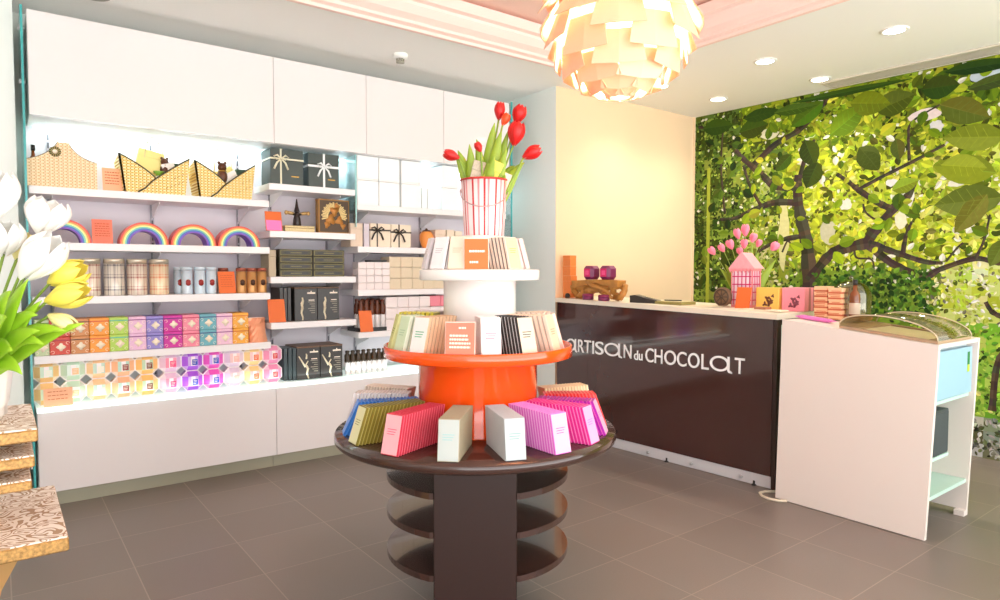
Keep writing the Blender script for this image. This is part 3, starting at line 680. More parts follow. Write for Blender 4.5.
# ------------------------------------------------------------------ right bay
LITW = M('lit_white_box', (246, 250, 250), .45)
zz = ZR[0] + .001
def plain(name, label, x, y, z, w, d, h, mats, group, first={}, bev=.002, sp=.06):
    """a lidded box: body and lid, shared meshes"""
    key = (round(w, 4), round(h, 4), round(d, 4), mats[0].name)
    if key in first: return dup(first[key], (x, y, z), label, group=group)
    t = thing(name, label, 'box', (x, y, z), 0, group); first[key] = t
    mb = MB(); mb.box(-w / 2, w / 2, 0, d, 0, h * sp, bev=.0005); part('base', mb, mats[0], t)
    mb = MB(); mb.box(-w / 2 - .0008, w / 2 + .0008, -.001, d + .001, h * sp + .0004, h, bev=bev); part('lid', mb, mats[-1], t)
    return t
for i, x in enumerate((2.278, 2.461, 2.655)):
    for r in range(2): plain('gift_box', 'large lit white box, %s from the left in the %s row' % (ORD[i], ('bottom', 'top')[r]), x, 4.65, zz + r * .186, .176, .2, .183, [LITW], 'large lit white boxes on the top right shelf')
for i, x in enumerate((2.79, 2.845)): plain('gift_box', 'slim lit white box on edge in the gap, %s from the left' % ORD[i], x, 4.67, zz, .046, .18, .17, [LITW], 'slim lit white boxes')
for r in range(2): plain('gift_box', 'large lit white box beside the red tulip bucket, %s row' % ('bottom', 'top')[r], 3.03, 4.65, zz + r * .184, .165, .2, .181, [LITW], 'large lit white boxes by the bucket')
zz = ZR[1] + .001
CRB = M('cream_box', (236, 222, 200), .5); RIBB = M('ribbon_brown', (52, 42, 34), .4); RIBG = M('ribbon_gold', (150, 116, 50), .4)
small_box('gift_box', 'plain beige box left of the cream ribboned boxes', 2.185, 4.66, zz, .098, .18, .175, M('plain_beige', (226, 206, 186), .6))
solo('gift_box', (lambda m: (m.box(-.022, .022, 0, .18, 0, .178, bev=.0015), m)[1])(MB()), M('grey_lilac_card', (210, 204, 214), .5), 'narrow grey box between the plain beige box and the ribboned boxes', 'box', (2.268, 4.66, zz))
gift_box('gift_box', 'cream gift box with brown ribbon and gold bow, left of two', 2.382, 4.65, zz, .172, .2, .180, CRB, RIBB, horiz=.72, vert=-.03, group='cream brown ribboned boxes', rw=.011)
gift_box('gift_box', 'cream gift box with brown ribbon and bow, right of two', 2.562, 4.65, zz, .176, .2, .180, CRB, RIBB, horiz=.66, vert=-.02, group='cream brown ribboned boxes', rw=.011)
t = thing('pot', 'orange rounded pot on the second right bay shelf', 'pot', (2.824, 4.70, zz))
mb = MB(); mb.lathe([(.028, 0), (.032, .004), (.046, .03), (.058, .075), (.056, .11), (.042, .135), (.036, .138)], 24); part('body', mb, M('orange_ceramic', (246, 156, 76), .3), t)
mb = MB(); mb.lathe([(.037, .137), (.034, .146), (.012, .152), (.008, .163), (0, .165)], 20); part('lid', mb, CHOC, t)
for i, (x, w, h, m) in enumerate(((2.935, .10, .155, M('plain_beige', (226, 206, 186), .6)), (3.035, .075, .158, CRB), (3.115, .07, .15, CRB))): small_box('gift_box', 'small cream box behind the white tray packs, %s right of the orange pot' % ORD[i], x, 4.66, zz, w, .16, h, m, group='small boxes right of the orange pot')
zz = ZR[2] + .001
LW = M('pale_pink_white', (238, 228, 228), .5); BG = M('beige_cube', (222, 206, 178), .5)
for c in range(4):
    for r in range(4): plain('small_box', 'small white box, %s from the left, %s row up, white grid' % (ORD[c], ORD[r]), 2.214 + c * .0668, 4.63, zz + r * .0535, .0635, .1, .0515, [LW], 'small white boxes in the grid', bev=.0015)
for c in range(5):
    for r in range(3): plain('small_box', 'beige cube box, %s from the left, %s row up, beige grid' % (ORD[c], ORD[r]), 2.497 + c * .102, 4.635, zz + r * .086, .098, .14, .084, [BG], 'beige cube boxes beside the white grid', bev=.0015)
solo('flat_box', (lambda m: (m.box(-.07, .07, 0, .1, 0, .014, bev=.001), m)[1])(MB()), BLACK, 'thin black box lying on top of the small white grid', 'box', (2.36, 4.64, zz + .2146))
zz = ZR[3] + .001
# tray of brown-topped bags
t = thing('display_tray', 'black tray holding the brown topped sweet bags', 'tray', (2.258, 4.63, zz))
mb = MB(); mb.box(-.078, .16, 0, .2, 0, .006); mb.box(-.078, .16, -.001, .004, .006, .03); mb.box(-.078, .16, .196, .2, .006, .03); mb.box(-.078, -.073, .004, .196, .006, .03); mb.box(.155, .16, .004, .196, .006, .03); part('body', mb, BLACK, t)
BTOP = M('brown_foil_top', (96, 46, 24), .35, noise=.5, scale=50); CLR = M('clear_bag', (230, 226, 226), .2)
def sweet(label, x, y, z, h, first={}, top=BTOP, group='brown topped sweet bags'):
    if (h, top.name) in first: return dup(first[(h, top.name)], (x, y, z), label, group=group)
    t = thing('sweet_bag', label, 'bag', (x, y, z), 0, group); first[(h, top.name)] = t
    mb = MB(); mb.lathe([(.016, 0), (.021, .006), (.021, h * .5), (.019, h * .56)], 12); part('pouch', mb, CLR, t)
    mb = MB(); mb.lathe([(.020, h * .5), (.023, h * .6), (.021, h * .8), (.012, h * .88), (.018, h * .97), (.010, h), (0, h)], 12, mod=lambda a, zq: 1 + .09 * math.sin(5 * a + zq * 90)); part('wrapped_top', mb, top, t)
    return t
for c in range(5):
    for r in range(2): sweet('brown topped sweet bag, %s from left, %s row of the black tray' % (ORD[c], ('front', 'back')[r]), 2.215 + c * .0455, 4.662 + r * .07, zz + .0065, .235 + .008 * r)
card('orange card in front of the black tray', 2.235, 4.60, zz - .0, .105, .165, ORANGE, lines=0, rz=0.0)
for c in range(5):
    for r in range(3):
        pk = (r == 2 and c >= 4)
        plain('small_box', '%s box on the fourth right shelf, %s from the left, %s row up' % ('rose pink' if pk else 'white', ORD[c], ORD[r]), 2.467 + c * .101, 4.64, zz + r * .0875, .097, .14, .085, [M('rose_box', (236, 140, 156), .5) if pk else LW], 'cube boxes on the fourth right shelf', bev=.0015)
plain('small_box', 'rose pink box at the far right behind the white drum of the display', 2.972, 4.64, zz + .175, .097, .14, .085, [M('rose_box', (236, 140, 156), .5)], 'cube boxes on the fourth right shelf')
for r in range(2): plain('small_box', 'white box under the end rose pink box, %s row up' % ORD[r], 2.972, 4.64, zz + r * .0875, .097, .14, .085, [LW], 'cube boxes on the fourth right shelf')
# ledge row of dark-topped bags
BT2 = M('black_gold_top', (60, 44, 26), .35, noise=.6, scale=60)
for c in range(8): 
    for r in range(1): sweet('black topped sweet bag on the lit ledge, %s from the left' % ORD[c], 2.10 + c * .044, 4.66, ZG + .0005, .185, top=BT2, group='black topped sweet bags on the lit ledge')

# ------------------------------------------------------------------ central display stand
DX, DY = 1.617, 2.288; DC = Vector((DX, DY, 0)); DROT = math.atan2(RT.y, RT.x)   # local +x to the viewer's right, local -y towards the viewer
BROWN = M('brown_lacquer', (62, 40, 34), .16, coat=.5); OLAC = M('orange_lacquer', (244, 84, 16), .13, coat=.6); WLAC = M('white_lacquer', (242, 240, 236), .25)
t = thing('display_stand', 'round tiered display stand in brown, orange and white in the middle of the floor', 'display stand', DC, DROT)
mb = MB(); mb.box(-.150, .166, -.345, .345, 0, .682, bev=.004); part('column', mb, M('brown_column', (50, 32, 28), .26, noise=.12, scale=220), t, 'square brown column')
for z in (.205, .372, .522):
    for sg in (-1, 1):
        mb = MB(); cx_ = .006; pts = [(sg * .158 + cx_ * 1.33, -.345)] + [(sg * .385 * math.cos(a) + cx_, .385 * math.sin(a)) for a in [R(-63.5) + k * R(127) / 24 for k in range(25)]] + [(sg * .158 + cx_ * 1.33, .345)]
        if sg < 0: pts = pts[::-1]
        mb.prism(pts[::-1], z, z + .024, 'z'); part('half_shelf', mb, BROWN, t)
mb = MB(); mb.lathe([(.55, .684), (.584, .688), (.591, .696), (.591, .716), (.586, .724), (0, .724)], 72); part('brown_table', mb, BROWN, t, 'wide brown glossy round top')
mb = MB(); mb.lathe([(.255, .7245), (.252, .73), (.252, 1.035), (.258, 1.04)], 56, T=Tm(.008)); part('orange_drum', mb, OLAC, t, 'orange glossy drum')
mb = MB(); mb.lathe([(.258, 1.028), (.392, 1.028), (.398, 1.032), (.398, 1.074), (.395, 1.077), (.392, 1.077), (.390, 1.074), (.390, 1.050), (0, 1.050)], 64, cap=False, T=Tm(.01)); part('orange_tray', mb, OLAC, t, 'orange tray with raised lip')
mb = MB(); mb.lathe([(.155, 1.051), (.153, 1.055), (.153, 1.34), (.158, 1.345)], 48, T=Tm(.016)); part('white_drum', mb, WLAC, t)
mb = MB(); mb.lathe([(.158, 1.346), (.248, 1.346), (.253, 1.35), (.253, 1.386), (.249, 1.39), (0, 1.39)], 56, T=Tm(.016)); part('white_tray', mb, WLAC, t)
mb = MB(); mb.lathe([(.105, 1.391), (.105, 1.527), (.1, 1.53), (0, 1.53)], 36, T=Tm(.02)); part('bucket_plinth', mb, WLAC, t)

def dirv(phi):
    return (RT * math.sin(phi) - FW0 * math.cos(phi))
def bar_row(desc, phi, r0, n, w, h, th, z, mats, tilt, pitch, group, cat='chocolate bar', name='chocolate_bar', name_front='from the front', stagger=0.0):
    d = dirv(R(phi)); rz = math.atan2(d.x, -d.y); first = None
    for k in range(n):
        r = r0 - k * pitch
        loc = (DX + d.x * r, DY + d.y * r, z + .0008 + math.sin(R(tilt)) * .0)
        lab = '%s, %s %s' % (desc, ORD[k], name_front)
        if first is None:
            mb = MB(); mb.box(-w / 2, w / 2, -th / 2, th / 2, 0, h, 0, bev=.0012)
            t = tag(link(name, mb.mesh(name, mats[0]), None, loc, (R(-tilt), 0, rz)), lab, cat, group); first = t
            mb = MB(); mb.box(-w / 2 + .002, w / 2 - .002, -th / 2 - .0007, -th / 2 - .0001, .003, h - .003); fl = part('front_sleeve', mb, mats[1], t)
            mb = MB()
            for q in range(3): mb.box(-w * .28, w * .28 - .004 * q, -th / 2 - .0012, -th / 2 - .0007, h * (.62 - .06 * q), h * (.64 - .06 * q))
            part('printed_lines', mb, mats[2], t)
            if len(mats) > 3:
                mb = MB(); mb.box(-w / 2 - .0006, w / 2 + .0006, th / 2 - .003, th / 2 + .0004, .001, h + .0006); part('pale_backing', mb, mats[3], t)
        else:
            o = first.copy(); COL.objects.link(o); o.location = loc; o['label'] = lab
            for ch in first.children:
                if ch.name.startswith('pale_backing') or k < 2:
                    c = ch.copy(); COL.objects.link(c); c.parent = o
GREYL = M('grey_print_line', (170, 176, 176), .5); PKL = M('pink_print_line', (236, 110, 140), .5)
def bm(n, c): return M('bar_' + n, c, .38)
ROWS = [('blue', -74, (30, 112, 206), (60, 140, 226), (30, 70, 150), (60, 140, 230), 17, 26), ('olive green', -56, (128, 116, 32), (226, 224, 176), (150, 140, 70), (176, 164, 84), 17, 18), ('crimson', -32, (206, 30, 62), (246, 178, 186), (236, 90, 120), (240, 120, 140), 17, 14),
        ('silver white', -8, (176, 166, 140), (190, 198, 194), (150, 196, 196), (150, 140, 110), 17, 9), ('white and grey', 16.5, (170, 174, 178), (188, 198, 196), (130, 166, 166), (206, 206, 202), 17, 9), ('lilac pink', 36.5, (226, 110, 206), (250, 176, 206), (238, 90, 140), (244, 190, 230), 17, 12),
        ('magenta', 57, (226, 22, 140), (250, 170, 212), (238, 110, 190), (250, 150, 206), 17, 16), ('purple', 74.5, (176, 20, 168), (250, 176, 200), (220, 80, 180), (224, 90, 200), 16, 22), ('red', 93, (226, 40, 44), (240, 90, 80), (250, 160, 140), (250, 120, 110), 15, 20), ('ivory', 113, (238, 220, 176), (246, 232, 196), (200, 180, 140), (222, 196, 150), 15, 12),
        ('pearl white', -93, (226, 222, 222), (246, 240, 236), (200, 196, 196), (246, 242, 240), 16, 16), ('cream white', -111, (238, 228, 214), (246, 240, 230), (210, 200, 190), (216, 200, 186), 15, 12)]
for (cn, phi, a, b_, c, e, n, tilt) in ROWS:
    k = cn.replace(' ', '_')
    bar_row('%s chocolate bar on the brown round top' % cn, phi, .552, n, .076, .146, .0115, .7245, [bm(k, a), bm(k + '_front', b_), bm(k + '_line', c), bm(k + '_back', e)], tilt, .0148, cn + ' bars on the brown top')
# packs on the orange tray
PK = [('pale green striped slab pack', -72, (222, 226, 160), (214, 220, 140), (150, 170, 70), 5), ('mint and white slab pack', -54, (226, 236, 214), (206, 226, 190), (170, 200, 160), 4), ('biscuit edged slab pack with coloured drawings', -36, (222, 186, 150), (232, 234, 230), (80, 170, 120), 8),
      ('pink patterned white slab pack', 11, (244, 232, 230), (246, 220, 220), (236, 120, 140), 7), ('black and ivory striped slab pack', 36, (36, 32, 30), (214, 204, 180), (40, 36, 34), 8), ('peach slab pack', 64, (244, 214, 192), (250, 206, 176), (240, 150, 110), 9), ('blush slab pack', 90, (246, 222, 206), (248, 190, 160), (240, 150, 110), 8), ('cream slab pack', 112, (240, 220, 196), (246, 226, 206), (220, 180, 150), 8), ('lemon yellow slab pack', -104, (230, 220, 70), (236, 226, 90), (190, 170, 40), 8), ('pale lilac slab pack', -128, (226, 214, 220), (236, 226, 230), (200, 180, 190), 6)]
for (cn, phi, a, b_, c, n) in PK:
    k = cn.split(' slab')[0].replace(' ', '_')
    bar_row('%s on the orange tray' % cn, phi, .366, n, .076, .160, .016, 1.0505, [M('slab_' + k, a, .4), M('slabf_' + k, b_, .4), M('slabl_' + k, c, .4), M('slabb_' + k, tuple(int(v * .8) if phi != 36 else 220 for v in a), .4)], 15 if abs(phi) > 20 else 8, .0205, cn + 's on the orange tray', 'chocolate pack', 'chocolate_pack')
d = dirv(R(-6)); rz = math.atan2(d.x, -d.y)
def stand_card(label, phi, r, z, w, h, mat, tilt, lines, lab_lines):
    d = dirv(R(phi)); t = thing('sign_card', label, 'sign', (DX + d.x * r, DY + d.y * r, z), math.atan2(d.x, -d.y), 'display cards among the goods')
    T = Tm(0, 0, 0, R(-tilt)); mb = MB(); mb.box(-w / 2, w / 2, -.002, .002, .0008, h, T=T); part('panel', mb, mat, t)
    mb = MB()
    for (x0, x1, zf, hh) in lines:
        x = x0; r4 = random.Random(int(zf * 997))
        while x < x1:
            l = r4.uniform(.05, .11); mb.box(x * w, min(x + l, x1) * w, -.0034, -.0023, zf * h, (zf + hh) * h, T=T); x += l + .018
    part('printed_lines', mb, lab_lines, t)
    mb = MB(); mb.box(-w / 2 - .003, w / 2 + .003, .0022, .0038, .0008, h + .004, T=T); part('clear_holder', mb, M('holder_pale', (250, 220, 206), .2), t)
stand_card('salmon pink sign with lines of white print on the orange tray', -7, .384, 1.0505, .108, .143, SALMON, 8, [(-.05, .2, .84, .05), (-.36, .26, .64, .05), (-.36, .30, .54, .05), (-.36, .38, .44, .05), (-.36, .36, .34, .05)], TXT)
stand_card('orange sign with two lines of white print on the white tray', 2.5, .236, 1.3905, .092, .118, ORANGE, 4, [(-.30, .36, .56, .07), (-.28, .08, .20, .07)], TXT)
TP = [('thin grey white pack', -72, (214, 206, 208), (230, 224, 226), (190, 150, 160), 5, .066), ('white pack with grey edge', -42, (240, 236, 238), (244, 242, 244), (206, 200, 206), 4, .074), ('peach lace patterned pack', -18, (246, 222, 200), (250, 222, 202), (240, 190, 160), 4, .070), ('orange patterned pack with dark edges', 47, (238, 222, 206), (248, 206, 160), (240, 160, 90), 7, .070), ('pale pink pack', 84, (244, 220, 214), (246, 226, 220), (230, 180, 170), 4, .06), ('plain ivory pack', -100, (240, 232, 224), (244, 238, 230), (220, 210, 200), 4, .06)]
for (cn, phi, a, b_, c, n, w) in TP:
    k = cn.replace(' ', '_')
    bar_row('%s standing on the white tray' % cn, phi, .222, n, w, .132, .014, 1.3905, [M('pack_' + k, a, .4), M('packf_' + k, b_, .4), M('packl_' + k, c, .4), M('packb_' + k, (90, 80, 86) if 'dark' in cn or 'grey edge' in cn else tuple(int(v * .93) for v in a), .4)], 14, .0195, cn + 's on the white tray', 'chocolate pack', 'chocolate_pack')
# striped bucket
t = thing('bucket', 'red and white striped metal bucket with wire handle on top of the display', 'bucket', (DX + RT.x * .035, DY + RT.y * .035, 1.531), DROT)
SR = M('stripe_red', (196, 52, 60), .35); SW = M('stripe_white', (244, 226, 226), .35); SP = M('stripe_pink', (236, 150, 156), .35)
pat = [0, 1, 1, 2, 1, 1, 0, 1, 2, 1, 1, 1]
mb = MB(); mb.lathe([(.082, 0), (.084, .003), (.098, .232), (.094, .232), (.081, .01)], 72, mis=lambda j: pat[j % 12]); part('body', mb, [SR, SW, SP], t)
mb = MB(); mb.tube([(.098 * math.cos(a), .098 * math.sin(a), .233) for a in [k * PI / 20 for k in range(40)]], .0045, closed=True); part('rolled_rim', mb, M('rim_red', (190, 50, 44), .35), t, 'red rolled rim')
mb = MB(); mb.tube([(-.101, 0, .19)] + [(-.101 * math.cos(a), -.104 * math.sin(a) - .004, .19 - .075 * math.sin(a)) for a in [k * PI / 16 for k in range(1, 16)]] + [(.101, 0, .19)], .0022, 6)
part('wire_handle', mb, M('wire_pinkish', (206, 170, 170), .3, metal=.6), t)
mb = MB()
for sg in (-1, 1): mb.lathe([(0, -.004), (.009, -.004), (.009, .004), (0, .004)], 12, T=Tm(sg * .0985, 0, .19, 0, R(90)))
part('handle_lug', mb, M('wire_pinkish', (206, 170, 170), .3, metal=.6), t)
BK = Vector((DX + RT.x * .035, DY + RT.y * .035, 1.531))
def loc_b(u, v, z): p = BK + RT * u - FW0 * v; return (p.x, p.y, BK.z + z)
t = small_box('chocolate_pack', 'yellow pack leaning in the striped bucket', *loc_b(-.018, .055, .15), .055, .018, .175, M('yellow_pack', (238, 220, 90), .4), (R(-4), R(26), DROT), 'chocolate pack')
t = small_box('chocolate_pack', 'grey dotted pack leaning in the striped bucket', *loc_b(-.055, .045, .15), .05, .018, .165, M('grey_dotted', (190, 182, 160), .5, noise=.5, scale=160), (R(-4), R(14), DROT), 'chocolate pack')
t = small_box('chocolate_pack', 'small cream pack at the right side of the striped bucket', *loc_b(.055, .03, .15), .04, .018, .12, CREAM, (R(-4), R(22), DROT), 'chocolate pack')

# ------------------------------------------------------------------ tulips
STEM = M('stem_green', (130, 160, 60), .5); LEAF = M('tulip_leaf_green', (140, 168, 44), .45, noise=.25, scale=14); LEAFB = M('tulip_leaf_bright', (164, 210, 50), .45, noise=.25, scale=14)
def petal_bloom(mb, c, ax, ln, rad, openf=0.0, mi=0):
    """six overlapping petals round an axis"""
    ax = Vector(ax).normalized(); q = Vector((0, 0, 1)).rotation_difference(ax).to_matrix().to_4x4(); T = Matrix.Translation(c) @ q
    for k in range(6):
        a0 = k * PI / 3 + (.2 if k % 2 else 0); inner = .92 if k % 2 else 1.0
        vs = []; N, Mw = 8, 6
        for i in range(N + 1):
            u = i / N; rr = rad * inner * (math.sin(PI * min(1, u * .62 + .06)) * 1.0) * (1 - .38 * u ** 4 + openf * u ** 2); hw = R(42) * (math.sin(PI * (u * .86 + .07)) ** .7) * (1 if u < .99 else .2)
            for j in range(Mw + 1):
                a = a0 + (j / Mw - .5) * 2 * hw; r_ = rr * (1 - .06 * abs(j / Mw - .5) * 2)
                vs.append((r_ * math.cos(a), r_ * math.sin(a), ln * (u + .03 * (1 if j == Mw // 2 else 0) * u)))
        n0 = len(vs); vs += [(x * .95, y * .95, z) for x, y, z in vs]
        fs = []; W = Mw + 1
        for i in range(N):
            for j in range(Mw):
                p = i * W + j; fs += [(p, p + 1, p + W + 1, p + W), (n0 + p, n0 + p + W, n0 + p + W + 1, n0 + p + 1)]
        for i in range(N):
            for j, s_ in ((0, 1), (Mw, -1)):
                p = i * W + j; fs.append((p, p + W, n0 + p + W, n0 + p)[::s_])
        for j in range(Mw): p = N * W + j; fs.append((p, p + 1, n0 + p + 1, n0 + p))
        mb.add(vs, fs, mi, True, T)
def tulip(label, base, head, ax, ln, rad, mat, group, leaves=(), openf=0.0, leafm=LEAF, bend=None, stem_r=.004):
    base = Vector(base); head = Vector(head)
    t = thing('tulip', label, 'flower', base, 0, group)
    h = head - base; axn = Vector(ax).normalized()
    mid = h * .55 + (bend if bend is not None else Vector((0, 0, .03)))
    mb = MB(); mb.tube(arc((0, 0, 0), mid, h, 8), stem_r, 7); part('stem', mb, STEM, t)
    mb = MB(); petal_bloom(mb, h - axn * ln * .05, ax, ln, rad, openf); part('bloom', mb, mat, t)
    for (tip, w, curve) in leaves:
        mb = MB(); tp = Vector(tip) - base; sp_ = arc((0, 0, 0), tp * .5 + Vector(curve), tp, 9); ws = [w * 1.15 * (.45 + .55 * math.sin(PI / 2 * min(1, i / 9 * 1.9))) * (1 - (i / 9) ** 1.8) + .0008 for i in range(10)]; ws[-1] = .001
        side = tp.cross(FW0 * .9 - Vector((0, 0, .35)))
        if side.length < 1e-3: side = Vector((1, 0, 0))
        mb.strip(sp_, ws, side); part('leaf', mb, leafm, t)
    return t
REDT = M('tulip_red', (206, 22, 22), .45, noise=.2, scale=20); WT = M('tulip_white', (246, 246, 242), .5); YT = M('tulip_yellow', (253, 232, 96), .5, noise=.12, scale=20); PT = M('tulip_pink', (244, 132, 160), .5, noise=.15, scale=30)
def pb(u, v, z): return loc_b(u, v, z)
def dpos(px_, pz_, k=0.0):      # u to the right of the bucket axis, z up
    return pb(px_, -.0 + k, pz_)
rt_ = RT; upv = Vector((0, 0, 1))
G = 'red tulips in the striped bucket'
tulip('red tulip highest on the left of the bucket bunch', pb(.0, -.02, .10), pb(.062, -.01, .492), rt_ * .1 + upv, .075, .026, REDT, G, [(pb(.045, .02, .47), .030, (0, 0, .1)), (pb(-.03, .03, .40), .026, (0, 0, .08))])
tulip('small orange red tulip just below the highest left one', pb(.01, 0, .10), pb(.078, .02, .462), rt_ * .4 + upv * .8, .055, .021, M('tulip_orange_red', (226, 76, 30), .45, noise=.2, scale=20), G, [(pb(.075, .03, .44), .030, (0, 0, .08))])
tulip('red tulip highest on the right of the bucket bunch', pb(.03, -.02, .10), pb(.135, -.02, .48), rt_ * .35 + upv, .08, .034, REDT, G, [(pb(.105, .0, .45), .026, (0, 0, .06))])
tulip('large open red tulip at the centre right of the bunch', pb(.03, .01, .10), pb(.125, .02, .38), rt_ * .2 + upv, .10, .040, REDT, G, [(pb(.095, .04, .36), .030, (0, 0, .05)), (pb(.13, -.02, .30), .030, (0, 0, .08))], openf=.1)
tulip('red tulip leaning out to the right of the bucket', pb(.05, .02, .10), pb(.165, .03, .325), rt_ * 1.0 + upv * .55, .085, .032, REDT, G, [(pb(.17, .0, .31), .031, (0, 0, .07)), (pb(.09, .05, .25), .024, (0, 0, .06))], bend=Vector((0, 0, .0)))
tulip('red tulip drooping out to the left of the bucket', pb(-.04, .0, .10), pb(-.105, .02, .325), rt_ * -1.0 + upv * .35, .07, .026, REDT, G, [(pb(-.11, .0, .36), .030, (0, 0, .07)), (pb(-.06, .03, .38), .030, (0, 0, .05)), (pb(-.12, .01, .33), .026, (0, 0, .08))], bend=Vector((0, 0, .03)))
tulip('small red tulip bud low in the middle of the bunch', pb(.0, .03, .10), pb(-.012, .055, .345), rt_ * -.5 + upv, .045, .018, REDT, G, [(pb(.045, .08, .33), .025, (0, 0, .05)), (pb(.02, .06, .30), .024, (0, 0, .05))])
# ------------------------------------------------------------------ sales counter
CA = Vector((3.87, 2.24, 0)); CB = Vector((3.79, 4.185, 0)); CU = (CB - CA).normalized(); CROT = math.atan2(CU.y, CU.x); CLEN = (CB - CA).length
CN = Vector((-CU.y, CU.x, 0))      # towards the shop floor (local +y)
def ztop(u): return 1.118 + .0225 * u
def cpt(u, off, z=None): p = CA + CU * u + CN * off; return (p.x, p.y, ztop(u) + .001 if z is None else z)
PANEL = M('brown_gloss_panel', (66, 36, 32), .1, coat=.7, noise=.06, scale=4)
t = thing('sales_counter', 'long brown gloss sales counter with cream top in front of the beige wall', 'counter', CA, CROT)
mb = MB(); mb.prism([(.006, .082), (CLEN - .02, .082), (CLEN - .02, ztop(CLEN) - .036), (.006, ztop(0) - .036)], -.022, 0, 'y'); part('front_panel', mb, PANEL, t, 'brown gloss front panel')
mb = MB(); mb.prism([(-.03, ztop(0) - .035), (CLEN - .015, ztop(CLEN) - .035), (CLEN - .015, ztop(CLEN)), (-.03, ztop(-.03))], -.62, .022, 'y'); part('worktop', mb, M('counter_top_cream', (240, 230, 212), .35), t, 'cream worktop')
mb = MB(); mb.box(.008, CLEN - .02, -.02, -.006, .004, .081); part('kick_plate', mb, M('kick_silver', (206, 206, 210), .4), t, 'silver kick plate')
mb = MB(); mb.box(-.02, .005, -.60, -.004, .0, ztop(0) - .04); part('end_panel', mb, M('dark_end_panel', (58, 40, 34), .3), t)
mb = MB(); mb.prism([(.02, .09), (CLEN - .03, .09), (CLEN - .03, ztop(CLEN) - .04), (.02, ztop(0) - .04)], -.60, -.58, 'y'); part('back_panel', mb, M('dark_end_panel', (58, 40, 34), .3), t)
for u in (.21, .59, .965):
    mb = MB(); mb.lathe([(0, 0), (.012, 0), (.012, .01), (.008, .014), (0, .014)], 14, T=Tm(u, -.0058, .035, R(-90))); part('stud', mb, STEEL, t)
for u in (.12, .80):
    mb = MB(); mb.lathe([(.018, 0), (.018, .006), (.008, .01), (.008, .03)], 12, T=Tm(u, -.008, 0)); part('levelling_foot', mb, BLACK, t)
# fascia lettering
LETW = M('letter_white', (252, 253, 253), .4)
sg = thing('lettering_sign', 'white raised shop name lettering across the brown counter front', 'sign', (CA + CN * .0005), CROT)
def glyph(ch, u0, u1, z0, z1, name=None):
    """one letter squeezed into its box; u decreases to the viewer's right"""
    if ch == 'wide_a':
        mb = MB(); w = abs(u0 - u1); h = z1 - z0; n = 40; cx, cz = .44 * w, .5 * h; rx, rz_ = .44 * w, .5 * h; th = h * .13
        o = [(cx + rx * math.cos(2 * PI * i / n), cz + rz_ * math.sin(2 * PI * i / n)) for i in range(n)]
        i_ = [(cx + (rx - th * 1.25) * math.cos(2 * PI * i / n), cz + (rz_ - th) * math.sin(2 * PI * i / n)) for i in range(n)]
        vs = []
        for d in (.001, .007):
            for (x, z) in o + i_: vs.append((u0 - x, d, z0 + z))
        fs = []
        for i in range(n):
            j = (i + 1) % n; a = 2 * n
            fs += [(a + i, a + j, a + n + j, a + n + i), (i, n + i, n + j, j), (i, j, a + j, a + i), (n + i, a + n + i, a + n + j, n + j)]
        mb.add(vs, fs)
        xs = .80 * w
        P = [(xs, h * 1.0), (xs + th * 1.1, h * 1.0), (xs + th * 1.1, h * .14), (w, h * .02), (w, -h * .06), (xs + th * .6, -h * .02), (xs, h * .1)]
        mb.prism([(u0 - x, z0 + z) for x, z in P], .0012, .0072, 'y'); part(name or 'letter', mb, LETW, sg); return
    cu = bpy.data.curves.new('glyph', 'FONT'); cu.body = ch; cu.extrude = .03; cu.offset = .004
    ob = bpy.data.objects.new('glyph', cu); COL.objects.link(ob); dg = bpy.context.evaluated_depsgraph_get(); me = bpy.data.meshes.new_from_object(ob.evaluated_get(dg))
    bpy.data.objects.remove(ob); bpy.data.curves.remove(cu)
    xs = [v.co.x for v in me.vertices]; ys = [v.co.y for v in me.vertices]; zs = [v.co.z for v in me.vertices]
    for v in me.vertices:
        a = (v.co.x - min(xs)) / (max(xs) - min(xs)); b = (v.co.y - min(ys)) / (max(ys) - min(ys)); c = (v.co.z - min(zs)) / (max(zs) - min(zs))
        v.co = (u0 + (u1 - u0) * a, .001 + .006 * c, z0 + (z1 - z0) * b)
    me.materials.clear(); me.materials.append(LETW); link(name or 'letter', me, sg)
for ch, a, b_ in (('wide_a', 1.815, 1.69), ('R', 1.678, 1.612), ('T', 1.607, 1.535), ('I', 1.519, 1.503), ('S', 1.487, 1.402), ('wide_a', 1.392, 1.215), ('N', 1.196, 1.122)): glyph(ch, a, b_, .722, .826)
glyph('d', 1.097, 1.06, .718, .790); glyph('u', 1.052, 1.018, .718, .768)
for ch, a, b_ in (('C', .990, .917), ('H', .907, .838), ('O', .821, .721), ('C', .712, .634), ('O', .621, .530), ('L', .513, .457), ('wide_a', .448, .282), ('T', .262, .192)): glyph(ch, a, b_, .713, .817)

# ---- goods on the counter
OB = M('orange_box', (236, 134, 66), .5, noise=.12, scale=40)
hz = .0
for k, (h, w, dx_) in enumerate(((.185, .092, -.003), (.082, .086, .003), (.090, .084, .002))):
    small_box('gift_box', 'orange box in the stack at the wall end of the counter, %s from the bottom' % ORD[k], *cpt(1.862 + dx_, -.045, ztop(1.862) + .004 + hz), w, .075, h - .0015, OB, (0, 0, CROT + PI), group='orange boxes stacked at the wall end'); hz += h
